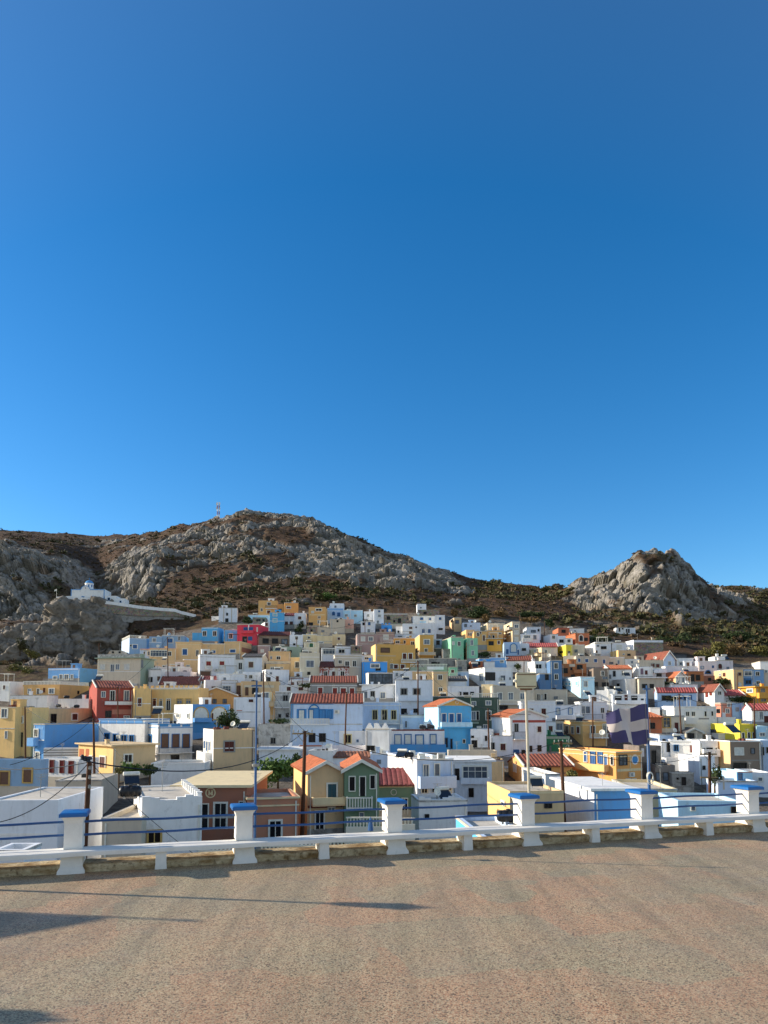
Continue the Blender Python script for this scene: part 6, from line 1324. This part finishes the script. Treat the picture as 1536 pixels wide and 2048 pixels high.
def whitewash():
    n = NT('whitewashed_masonry'); a = n.noise(2.5, 6, .7); b = n.noise(9, 6, .7); c = lin('ECE6DA')
    x = n.mix(n.ramp(a, [(.45, 0), (.75, .35)]), c, lin('BDB5A6')); x = n.mix(n.ramp(n.noise(5, 6, .75, n.coord((2, 2, .5))), [(.6, 0), (.75, .3)]), x, lin('8E8676'))
    n.base(x); n.bump(b, .18, .02); return n.rough(.7, .3)
WW = whitewash()
PL = ['leftmost white railing post with blue cap, beside the brown utility pole', 'second white railing post from left, beside the blue cross-topped pole', 'third white railing post from left, before the green gabled house', 'fourth white railing post from left, at the floodlight lamp post', 'fifth white railing post from left, below the flag', 'rightmost white railing post at the photo edge']
def frustum_stack(m, prof):     # (half u, v0, v1, z) sections
    for (a, b0, b1, z0), (c, d0, d1, z1) in zip(prof, prof[1:]):
        m.hexa([(-a, b0, z0), (a, b0, z0), (a, b1, z0), (-a, b1, z0), (-c, d0, z1), (c, d0, z1), (c, d1, z1), (-c, d1, z1)], 0, (0, 1))
    a, b0, b1, z = prof[-1]; m.poly([(-a, b0, z), (a, b0, z), (a, b1, z), (-a, b1, z)])
for i in range(6):
    u = UPOS[0] + OFF + STEP * i; r = empty('railing_post', fz(u, 0, 0), FYAW); tag(r, PL[i], 'railing post', 'white railing posts with blue caps')
    m = MB(); frustum_stack(m, [(.232, .04, .71, .0), (.228, .045, .705, .05), (.19, .1, .68, .12), (.178, .13, .66, .316)]); m.build('base', WW, r)
    m = MB(); frustum_stack(m, [(.158, .25, .65, .405), (.155, .25, .65, .86), (.17, .23, .665, .93), (.21, .19, .71, .985)]); m.build('shaft', WW, r)
    m = MB(); frustum_stack(m, [(.235, .165, .735, .984), (.24, .16, .74, .99), (.24, .16, .74, 1.042), (.215, .185, .715, 1.06), (.0, .44, .46, 1.085)]); m.poly([(-.235, .165, .984), (-.235, .735, .984), (.235, .735, .984), (.235, .165, .984)]); m.build('cap', CAPM, r)
# bench
r = empty('bench', fz(OFF, 0, 0), FYAW); tag(r, 'long white masonry bench running along the railing posts', 'bench')
m = MB(); e = .018
for i in range(64):
    u0, u1 = -9 + 28 * i / 64, -9 + 28 * (i + 1) / 64; du = .0015 if i % 8 == 7 else 0
    sag = lambda u: .004 * math.sin(u * 1.7) + .003 * math.sin(u * 4.1)
    a, b = sag(u0), sag(u1)
    pr = [(-.05, .32), (-.05, .385), (-.038, .402), (.06, .404), (.068, .398), (.076, .404), (.44, .402), (.46, .385), (.46, .32), (-.05, .32)]
    for (v0, z0), (v1, z1) in zip(pr, pr[1:]): m.poly([(u0, v0, z0 + a), (u1 - du, v0, z0 + b), (u1 - du, v1, z1 + b), (u0, v1, z1 + a)])
sb_ = m.build('seat', WW, r)
for i in range(-2, 7):
    u = STEP * (i + .5); m = MB(); frustum_stack(m, [(.105, .0, .4, 0), (.098, .0, .4, .1), (.095, .01, .4, .32)]); lg = m.build('leg', WW, r); lg.location.x = u
# rails
r = empty('metal_railing', fz(OFF, 0, 0), FYAW); tag(r, 'two dark blue horizontal rails strung between the white posts', 'railing')
for z in (.62, .86):
    for i in range(-2, 6):
        m = MB(); u0, u1 = STEP * i + .166, STEP * (i + 1) - .166
        if i < 0: u0 = STEP * i
        pts = [(u0 + (u1 - u0) * k / 10, .45, z + .008 * math.sin(k * .9 + i)) for k in range(11)]
        m.path(pts, .022, 8); m.build('rail', RAILM, r, True)

# ------------------------------------------------------------------ poles near the terrace
def woodmat():
    n = NT('creosoted_wood'); a = n.noise(6, 6, .7, n.coord((3, 3, .25)))
    n.base(n.mix(n.ramp(a, [(.35, 0), (.68, 1)]), lin('6E4A34'), lin('3A2A20'))); n.bump(a, .5, .02); return n.rough(.85, .2)
WOOD = woodmat()
BLUEP = plain('blue_pole_paint', '35629E', .45, .5, 0, .12)
PINE = []
def pole(px0, py0, px1, py1, Y, rad, label, arms=0, name='utility_pole', mat=None, bury=3, lamp=False):
    """from (px0, py0) at the top to (px1, py1) at the visible foot"""
    t = at(px0, py0, Y); b = at(px1, py1, Y); d = (t - b).normalized(); r = empty(name, b); tag(r, label, name.replace('_', ' '), 'wooden utility poles' if name == 'utility_pole' else None)
    m = MB(); L = (t - b).length; m.tube(d * -bury, d * L, rad * 1.15, rad * .85, n=9); m.build('pole', mat or WOOD, r)
    if arms:
        m = MB(); w = .9; m.box(-w, w, -.09, .03, L - .3, L - .16); m.build('crossarm', plain('weathered_timber', 'A08868', .9, .2), r)
        m = MB(); m.tube((-.5, -.05, L - .28), (0, -.05, L - .9), .035, n=5); m.tube((.5, -.05, L - .28), (0, -.05, L - .9), .035, n=5); m.build('brace', STEEL, r)
        for k in range(arms):
            x = -w + .1 + (2 * w - .2) * k / max(1, arms - 1); m = MB(); m.lathe([(.02, 0), (.03, .08), (.07, .1), (.05, .18), (.07, .2), (.03, .28), (0, .29)], 8, (x, -.03, L - .16)); m.build('insulator', FRAME['g'], r)
    elif name == 'utility_pole':
        m = MB()
        for k in range(3): m.lathe([(.02, 0), (.06, .04), (.05, .12), (.06, .14), (0, .17)], 7, (.0 + rad * 1.4, -.05, L - .3 - .35 * k))
        m.build('insulator', FRAME['g'], r)
    if lamp:
        m = MB(); m.tube((0, 0, L - .1), (.9, -.3, L + .15), .035, n=6); m.build('lamp_arm', STEEL, r); m = MB(); m.box(.8, 1.35, -.42, -.2, L + .1, L + .22); m.build('lamp_head', FRAME['g'], r)
    PINE.append((r, t)); return r, t
P1 = pole(179, 1524, 167, 1745, 27, .105, 'thick leaning brown wooden pole behind the leftmost railing post', bury=7)
m = MB()
for k in range(3): m.lathe([(.03, 0), (.09, .03), (.06, .1), (.09, .13), (.03, .2), (0, .21)], 9, (.12 * (k - 1), -.12, 4.18 - .05 * k))
m.box(-.16, .16, -.1, .1, 4.18, 4.3); m.build('pole_cap', METAL_DK, P1[0])
P2 = pole(610, 1462, 604, 1680, 62, .17, 'dark wooden pole with pale crossarm in front of the sand gabled house', 5)
P3 = pole(1122, 1482, 1128, 1625, 68, .17, 'dark wooden pole with pale crossarm left of the orange mansion', 5)
P4 = pole(1419, 1504, 1420, 1625, 76, .17, 'wooden pole with two crossarms before the taupe house', 4)
m = MB(); m.box(-.9, .9, -.09, .03, 3.6, 3.75); m.build('crossarm', MATS['weathered_timber'], P4[0])
OTH = [(50, 1413, 51, 1516, 112, .13, 'thin dark pole before the yellow bay at the left edge'), (187, 1437, 188, 1500, 92, .14, 'dark pole in front of the long blue wall'), (235, 1374, 236, 1440, 128, .12, 'rusty pole before the red house balcony'), (335, 1274, 336, 1354, 160, .11, 'thin pole before the pinkish white house'),
 (527, 1342, 528, 1440, 128, .13, 'brown pole right of the blue cross-topped pole'), (693, 1384, 690, 1490, 118, .13, 'leaning dark pole before the blue neoclassical house wall'), (836, 1322, 836, 1424, 134, .13, 'tall dark pole before the white house with solid balcony'), (976, 1417, 978, 1510, 110, .12, 'brown pole beside the dark green house'),
 (1185, 1394, 1186, 1478, 118, .12, 'dark pole before the ochre house left of flag'), (1358, 1388, 1363, 1478, 122, .12, 'dark pole right of the flag'), (1508, 1396, 1509, 1450, 124, .12, 'pole before the right-edge pink tiled house'), (1264, 1330, 1265, 1378, 158, .1, 'slim pole beside the orange-roofed white house'),
 (1327, 1303, 1327, 1335, 178, .1, 'slim brown pole before the white gabled house'), (1352, 1322, 1352, 1342, 170, .1, 'slim pole left of the square white house'), (1089, 1242, 1089, 1272, 208, .1, 'hillside pole below the saddle'), (1039, 1228, 1040, 1290, 204, .1, 'pole beside the tall grey-beige tower'), (730, 1238, 730, 1304, 196, .1, 'pole before the white stair house mid top'),
 (785, 1218, 785, 1260, 212, .1, 'pole before the roofless stone ruin, left'), (809, 1210, 809, 1250, 216, .1, 'pole before the roofless stone ruin, right'), (850, 1254, 852, 1275, 205, .1, 'short pole before the white complex'), (351, 1254, 349, 1290, 196, .1, 'leaning pole behind the peach terrace'), (515, 1272, 514, 1308, 190, .1, 'pole before the crimson house corner'), (198, 1286, 199, 1330, 176, .1, 'thin pole before the diamond-patterned villa'), (421, 1206, 421, 1250, 232, .1, 'thin lone pole on the slope left of the tower house'),
 (933, 1285, 933, 1360, 176, .1, 'pole between the mint green twins'), (1007, 1264, 1007, 1314, 190, .1, 'pole before the arched ochre house'), (1048, 1320, 1048, 1346, 168, .1, 'pole above the floodlight panel'), (1153, 1264, 1155, 1306, 190, .1, 'pole before the brick-orange arched house'), (593, 1276, 594, 1300, 186, .1, 'lamp pole before the cream hidden house'), (1475, 1348, 1476, 1392, 152, .1, 'lamp pole left of the amber house')]
PO = [pole(*o_[:7]) for o_ in OTH]

def cross_pole(px0, py0, px1, py1, Y, rad, ch, cw_, label):
    b = at(px1, py1, Y); t = at(px0, py0, Y); r = empty('cross_pole', b); tag(r, label, 'flagpole'); d = t - b
    m = MB(); L = d.length; dn = d / L; j = dn * (L * .52)
    m.tube(dn * -3, j, rad, n=12); m.build('lower_tube', BLUEP, r, False); m = MB(); m.tube(j + dn * .003, dn * (L - ch * .98), rad * .7, n=12); m.build('upper_tube', BLUEP, r)
    m = MB(); z = L; w = .016; m.box(-w, w, -.016, .016, z - ch, z); m.box(-cw_, cw_, -.0155, .0155, z - ch * .5 - .016, z - ch * .5 + .016); m.v = [(x + dn.x * L, y, zz) for x, y, zz in m.v]; m.build('cross', BLUEP, r)
    m = MB(); m.lathe([(rad + .05, 0), (rad + .055, .05), (rad, .06)], 12, tuple(j)); m.build('collar', STEEL, r)
    return r, b, t
CPL = cross_pole(513.5, 1361, 509, 1722, 14.75, .027, .22, .105, 'tall blue pole topped with a cross, second post from left')
CPR = cross_pole(1293.5, 1371, 1299, 1600, 17.2, .036, .17, .085, 'tall blue flagpole topped with a cross, flying the flag')
# rope coil tied to the right pole
m = MB(); c = at(1298.5, 1552, 17.14)
for k in range(3):
    pts = [Vector((.075 * math.cos(w), -.04 - .015 * k, (.10 + .02 * k) * math.sin(w) - .03 * k)) for w in np.linspace(0, 2 * PI, 17)]; m.path(pts, .011, 5)
o = m.build('rope_coil', FRAME['w']); o.location = c; tag(o, 'white rope coil tied to the blue flagpole', 'rope')
m = MB(); m.path([Vector((0, 0, 0)), Vector((.02, 0, .5)), Vector((-.0, 0, 1.2)), Vector((-.02, 0, 1.9))], .005, 4); o = m.build('halyard', FRAME['g']); o.location = at(1296, 1565, 17.1); tag(o, 'thin halyard rope running up the blue flagpole', 'rope')
# the flag: blue with a plain white cross, flying to the left
def flagmat():
    n = NT('faded_flag_cloth'); uv = n.n('ShaderNodeUVMap'); sx = n.n('ShaderNodeSeparateXYZ'); n.l(uv.outputs[0], sx.inputs[0])
    band = lambda o, c, w: n.math('LESS_THAN', n.math('ABSOLUTE', n.math('SUBTRACT', o, c)), w)
    f = n.math('MAXIMUM', band(sx.outputs[0], .53, .115), band(sx.outputs[1], .49, .135))
    fad = n.noise(3, 5, .6)
    n.base(n.mix(f, n.mix(fad, lin('464266'), lin('5E5A7E')), n.mix(fad, lin('DCD0C8'), lin('BEB2AA')))); n.bump(n.noise(25, 3), .15, .01)
    n.t.nodes.remove(n.t.nodes['Material Output']) if False else None
    return n.rough(.9, .1)
def make_flag(name, corners, nu, nv, wave, mat, label):
    """corners: hoist top, hoist bottom, fly top, fly bottom"""
    ht, hb, ft, fb = map(Vector, corners); vs, fs, uvs = [], [], []
    nrm_ = (ft - ht).cross(hb - ht).normalized()
    for j in range(nv + 1):
        for i in range(nu + 1):
            s, t = i / nu, j / nv; p = ht.lerp(ft, s).lerp(hb.lerp(fb, s), t)
            a = wave * s ** .7 * (math.sin(s * 9 + t * 2.2) + .5 * math.sin(s * 17 - t * 4 + 1)); p = p + nrm_ * a + Vector((0, 0, wave * .25 * math.sin(s * 11 + t)))
            if i == nu: p = p + (ht - ft).normalized() * random.uniform(0, .035)
            vs.append(p - ht); uvs.append((s, 1 - t))
    for j in range(nv):
        for i in range(nu): k = j * (nu + 1) + i; fs.append((k, k + 1, k + nu + 2, k + nu + 1))
    me = bpy.data.meshes.new(name); me.from_pydata(vs, [], fs); ul = me.uv_layers.new(name='UVMap')
    for lp in me.loops: ul.data[lp.index].uv = uvs[lp.vertex_index]
    me.polygons.foreach_set('use_smooth', [True] * len(fs)); me.materials.append(mat); o = bpy.data.objects.new(name, me); COL.objects.link(o); o.location = ht; tag(o, label, 'flag'); return o
FLM = flagmat()
make_flag('flag', [at(1294.5, 1408, 17.15), at(1297.5, 1490, 17.15), at(1211, 1424, 16.8), at(1226, 1484, 16.7)], 48, 26, .1, FLM, 'frayed blue flag with white cross flying from the right blue pole')
# floodlight panel on a slim post
r = empty('lamp_post', at(1064, 1600, 24)); tag(r, 'slim pale post carrying a cream floodlight panel', 'lamp post')
t = at(1051.5, 1378, 24) - r.location; m = MB(); m.tube((.02, 0, -6), t, .055, .045, n=10); m.build('post', plain('pale_grey_paint', 'C2BCB0', .5, .4), r)
pw, ph = 40 * 24 / F_PX / 2, 31.5 * 24 / F_PX; c = t + Vector((.0, -.02, .02))
m = MB(); e = .05
pr = [(-pw + e, c.z), (pw - e, c.z), (pw, c.z + e), (pw, c.z + ph - e), (pw - e, c.z + ph), (-pw + e, c.z + ph), (-pw, c.z + ph - e), (-pw, c.z + e)]
m.poly([(c.x + x, -.14, z) for x, z in pr]); m.poly([(c.x + x, .06, z) for x, z in pr][::-1])
for i in range(8): (x, z), (x2, z2) = pr[i], pr[(i + 1) % 8]; m.poly([(c.x + x, -.14, z), (c.x + x, .06, z), (c.x + x2, .06, z2), (c.x + x2, -.14, z2)])
m.build('floodlight_panel', plain('cream_enamel', 'CFC9B0', .5, .4, 0, .1), r)
m = MB(); m.box(c.x - pw + .03, c.x + pw - .03, -.16, -.142, c.z + .05, c.z + .075); m.box(c.x - pw + .03, c.x + pw - .03, -.16, -.142, c.z + ph - .075, c.z + ph - .05); m.box(c.x - .2, c.x + .2, -.1, .02, c.z - .06, c.z - .004); m.build('bracket', plain('rusty_bracket', '7A5A44', .8), r)
m = MB(); m.lathe([(.0, 0), (.05, .01), (.06, .06), (.03, .1), (0, .11)], 10, (c.x - pw - .05, -.1, c.z + .2)); m.build('side_lamp', FRAME['w'], r)

# things outside the frame on the left whose shadows fall on the terrace
def street_lamp(x, y, h, label):
    r = empty('street_lamp', (x, y, 0)); tag(r, label, 'street lamp', 'street lamps on the terrace')
    m = MB(); m.lathe([(.16, 0), (.16, .25), (.07, .35), (.05, 1.2), (.035, h - .5)], 12); m.build('pole', METAL_DK, r)
    m = MB(); m.lathe([(.05, h - .52), (.11, h - .46), (.17, h - .14), (.17, h - .12)], 8); m.build('lantern_glass', PANE['g'], r)
    m = MB(); m.lathe([(.2, h - .12), (.16, h - .05), (.05, h - .0), (.015, h + .1), (0, h + .12)], 8); m.build('lantern_cap', METAL_DK, r); return r
SE, SAZ = math.radians(21.0), math.radians(8.5)          # sun height, and how far beyond straight left it stands
sd = Vector((-math.cos(SAZ), math.sin(SAZ)))
def caster(px, py, h): g = ground0(px, py); L = h / math.tan(SE); return g.x + sd.x * L, g.y + sd.y * L
x, y = caster(876, 1816, 4.2); street_lamp(x, y, 4.1, 'dark lantern street lamp on the terrace left of the view, shadow ends mid floor')
x, y = caster(150, 2043, 4.2); street_lamp(x, y, 4.1, 'dark lantern street lamp nearer the viewer, left of the view')
x, y = caster(398, 1842, 5.0); r = empty('flagpole', (x, y, 0)); tag(r, 'plain terrace flagpole left of the view with a drooping flag', 'flagpole')
m = MB(); m.tube((0, 0, 0), (0, 0, 4.9), .045, .03, n=10); m.build('pole', BLUEP, r); m = MB(); m.lathe([(0, 0), (.06, .03), (.06, .09), (0, .14)], 10, (0, 0, 4.88)); m.build('finial', STEEL, r)
make_flag('flag', [(x, y - .04, 4.5), (x, y - .04, 3.5), (x + .05, y - 2.1, 3.75), (x + .05, y - 1.9, 2.7)], 18, 12, .05, FLM, 'drooping blue and white flag on the terrace flagpole left of the view')

# balustraded street terraces below the fence
def balustrade(px0, px1, pyt, pyb, Y, label):
    a, b = at(px0, pyt, Y), at(px1, pyt, Y); h = a.z - at(px0, pyb, Y).z; L = b.x - a.x; r = empty('balustrade', (a.x, a.y, a.z - h), 0); tag(r, label, 'balustrade')
    m = MB(); m.box(0, L, -.1, .1, h - .1, h); m.build('top_rail', WHITE_PAINT, r); m = MB(); m.box(0, L, -.12, .12, -2.5, .06); m.build('plinth', WHITE_PAINT, r)
    m = MB(); k = .12
    while k < L: m.lathe([(.06, .062), (.05, .12), (.085, .3), (.045, .55), (.06, h - .102)], 7, (k, 0, 0)); k += .26
    m.build('baluster_row', WHITE_PAINT, r)
balustrade(520, 640, 1690, 1702, 47, 'white street balustrade low behind the second bench leg')
balustrade(650, 770, 1682, 1694, 50, 'white street balustrade low between second and third post')
balustrade(692, 770, 1634, 1655, 58, 'white terrace balustrade in front of the green gabled house')
balustrade(800, 830, 1636, 1650, 55, 'short white balustrade right of the third post')
balustrade(398, 470, 1700, 1712, 46, 'white street balustrade below the M emblem house')
# folded blue-white umbrella
r = empty('folded_parasol', at(741, 1664, 52)); tag(r, 'folded blue and white parasol in the street yard', 'parasol')
m = MB(); m.tube((0, 0, -.6), (0, 0, 1.1), .03, n=6); m.build('pole', STEEL, r); m = MB(); m.lathe([(.02, 1.1), (.1, .85), (.16, .5), (.2, .1), (.1, .08)], 8); m.build('canopy', BLUEP, r)

# ------------------------------------------------------------------ overhead cables
CABM = plain('black_cable', '1C1C1E', .6, .3)
def cable(a, b, sag, label, rad=.02):
    rad *= 1.25
    a, b = Vector(a), Vector(b); m = MB(); n = 24; pts = []
    for i in range(n + 1):
        t = i / n; p = a.lerp(b, t) - Vector((0, 0, sag * 4 * t * (1 - t))); pts.append(p - a)
    m.path(pts, rad, 4); o = m.build('power_cable', CABM); o.location = a; tag(o, label, 'cable', 'overhead cables')
tp = lambda p: p[1]
cable(tp(P1), at(-90, 1645, 24), .8, 'black cable from the leaning brown pole down to the left edge', .012)
cable(tp(P1), at(440, 1745, 25), .2, 'thin stay wire from the leaning brown pole to the ground', .009)
cable(tp(P1), at(-60, 1515, 60), .6, 'cable from the leaning brown pole to the far left houses', .015)
cable(tp(P1), tp(P2), 1.5, 'long cable from leaning brown pole to the crossarm pole in the middle', .022)
cable(tp(P2), tp(P3), 2.2, 'long cable between the two crossarm poles', .022)
cable(tp(P3), tp(P4), 1.6, 'cable between the right crossarm poles', .022)
cable(tp(P2), tp(PO[4]), 1.2, 'pale cable rising from middle crossarm pole to the brown pole behind', .025)
cable(tp(PO[1]), tp(PO[0]), 1.6, 'cable between the dark poles at the left', .022)
cable(tp(PO[1]), at(20, 1530, 70), .8, 'black cable sloping down across the long blue wall', .025)
cable(tp(PO[1]), at(262, 1530, 80), .6, 'cable from the blue wall pole to the tan porch house', .022)
cable(tp(PO[4]), tp(PO[5]), 1.5, 'cable crossing in front of the grey red-roofed house', .025)
cable(tp(PO[5]), tp(PO[6]), 1.6, 'cable from the leaning dark pole to the tall dark pole', .025)
cable(tp(PO[6]), tp(PO[7]), 1.8, 'cable from the tall dark pole to the dark green house pole', .025)
cable(tp(PO[7]), tp(PO[8]), 1.8, 'cable from the dark green house pole to the ochre house pole', .025)
cable(tp(PO[8]), tp(PO[9]), 1.6, 'cable passing behind the flag', .025)
cable(tp(PO[9]), tp(PO[10]), 1.6, 'cable from right of the flag to the right-edge pole', .025)
cable(tp(PO[2]), tp(PO[3]), 1.4, 'cable from the rusty pole to the pinkish house pole', .025)
cable(tp(PO[3]), tp(PO[20]), 1.0, 'cable from the pinkish house pole to the peach terrace pole', .025)
cable(tp(PO[21]), at(640, 1288, 188), 1.2, 'cable from the crimson house pole to the right', .03)
cable(tp(PO[16]), at(640, 1254, 200), 1.2, 'cable from the stair house pole to the ochre stair house', .03)
cable(at(300, 1163, 262), tp(PO[21]), 1.5, 'cable running down the slope to the crimson house', .035)
parse(VILLAGE)
# more rooftop gear, on roofs that have room for it
cand = [h for h in HOUSES if h.flat and h.W > 3.4 and h.D > 3.2 and h.Y > 104 and h.name == 'house' and len(h.label.split()) <= 11]
random.Random(5).shuffle(cand)
def on_roof(h, fx, fy):
    p = h.root.matrix_basis @ Vector((h.W * fx, h.D * fy, h.H - h.pd + .02)); k = (p.x / p.y * math.cos(PITCH)); return p
def put(fn, h, fx, fy, sc, label):
    p = on_roof(h, fx, fy); before = set(COL.objects); fn(768, 1422, 100, sc, label)
    for o in COL.objects:
        if o not in before and o.parent is None: o.location = p
for h in cand[:34]: put(solar, h, .3 if random.random() < .5 else .68, .5, .85, 'solar water heater on the ' + h.label)
for h in cand[34:50]: put(tank, h, .3 if random.random() < .5 else .68, .4, .8, 'black water tank on the ' + h.label)
for h in cand[50:72]: put(dish, h, .25 if random.random() < .5 else .75, .25, .9, 'satellite dish on the ' + h.label)
# ------------------------------------------------------------------ light
w = bpy.data.worlds.new('World'); S.world = w; w.use_nodes = True; nt = w.node_tree
sky = nt.nodes.new('ShaderNodeTexSky'); sky.sky_type = 'NISHITA'; sky.sun_disc = False
sky.sun_elevation = SE; sky.altitude = 300; sky.air_density = 1.0; sky.dust_density = .3; sky.ozone_density = 4.0
# the sun stands left of the view and a little beyond it
sun_dir = Vector((-math.cos(SE) * math.cos(SAZ), math.cos(SE) * math.sin(SAZ), math.sin(SE)))
sky.sun_rotation = math.atan2(sun_dir.x, sun_dir.y)
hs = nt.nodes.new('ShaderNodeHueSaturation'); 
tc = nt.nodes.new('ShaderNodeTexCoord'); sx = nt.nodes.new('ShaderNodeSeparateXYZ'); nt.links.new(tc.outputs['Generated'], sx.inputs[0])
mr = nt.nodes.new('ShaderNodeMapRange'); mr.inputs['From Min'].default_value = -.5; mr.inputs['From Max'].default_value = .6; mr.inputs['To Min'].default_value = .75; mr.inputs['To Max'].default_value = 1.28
mz = nt.nodes.new('ShaderNodeMath'); mz.operation = 'MULTIPLY_ADD'; mz.inputs[1].default_value = -.3; nt.links.new(sx.outputs['Z'], mz.inputs[0]); nt.links.new(sx.outputs['Y'], mz.inputs[2]); nt.links.new(mz.outputs[0], mr.inputs['Value']); nt.links.new(mr.outputs[0], hs.inputs['Saturation'])   # sky made less saturated behind the viewer and overhead, so shade turns less blue
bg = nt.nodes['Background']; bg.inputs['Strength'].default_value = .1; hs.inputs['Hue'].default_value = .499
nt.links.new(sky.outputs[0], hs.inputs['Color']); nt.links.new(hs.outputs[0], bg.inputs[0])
sl_ = bpy.data.lights.new('sun', 'SUN'); sl_.energy = 3.4; sl_.angle = math.radians(.5); sl_.color = (1, .9, .76)
so = bpy.data.objects.new('sun', sl_); COL.objects.link(so); so.rotation_euler = (-sun_dir).to_track_quat('-Z', 'Y').to_euler()
S.view_settings.view_transform = 'Standard'; S.view_settings.look = 'None'; S.view_settings.exposure = .95; S.view_settings.gamma = 1
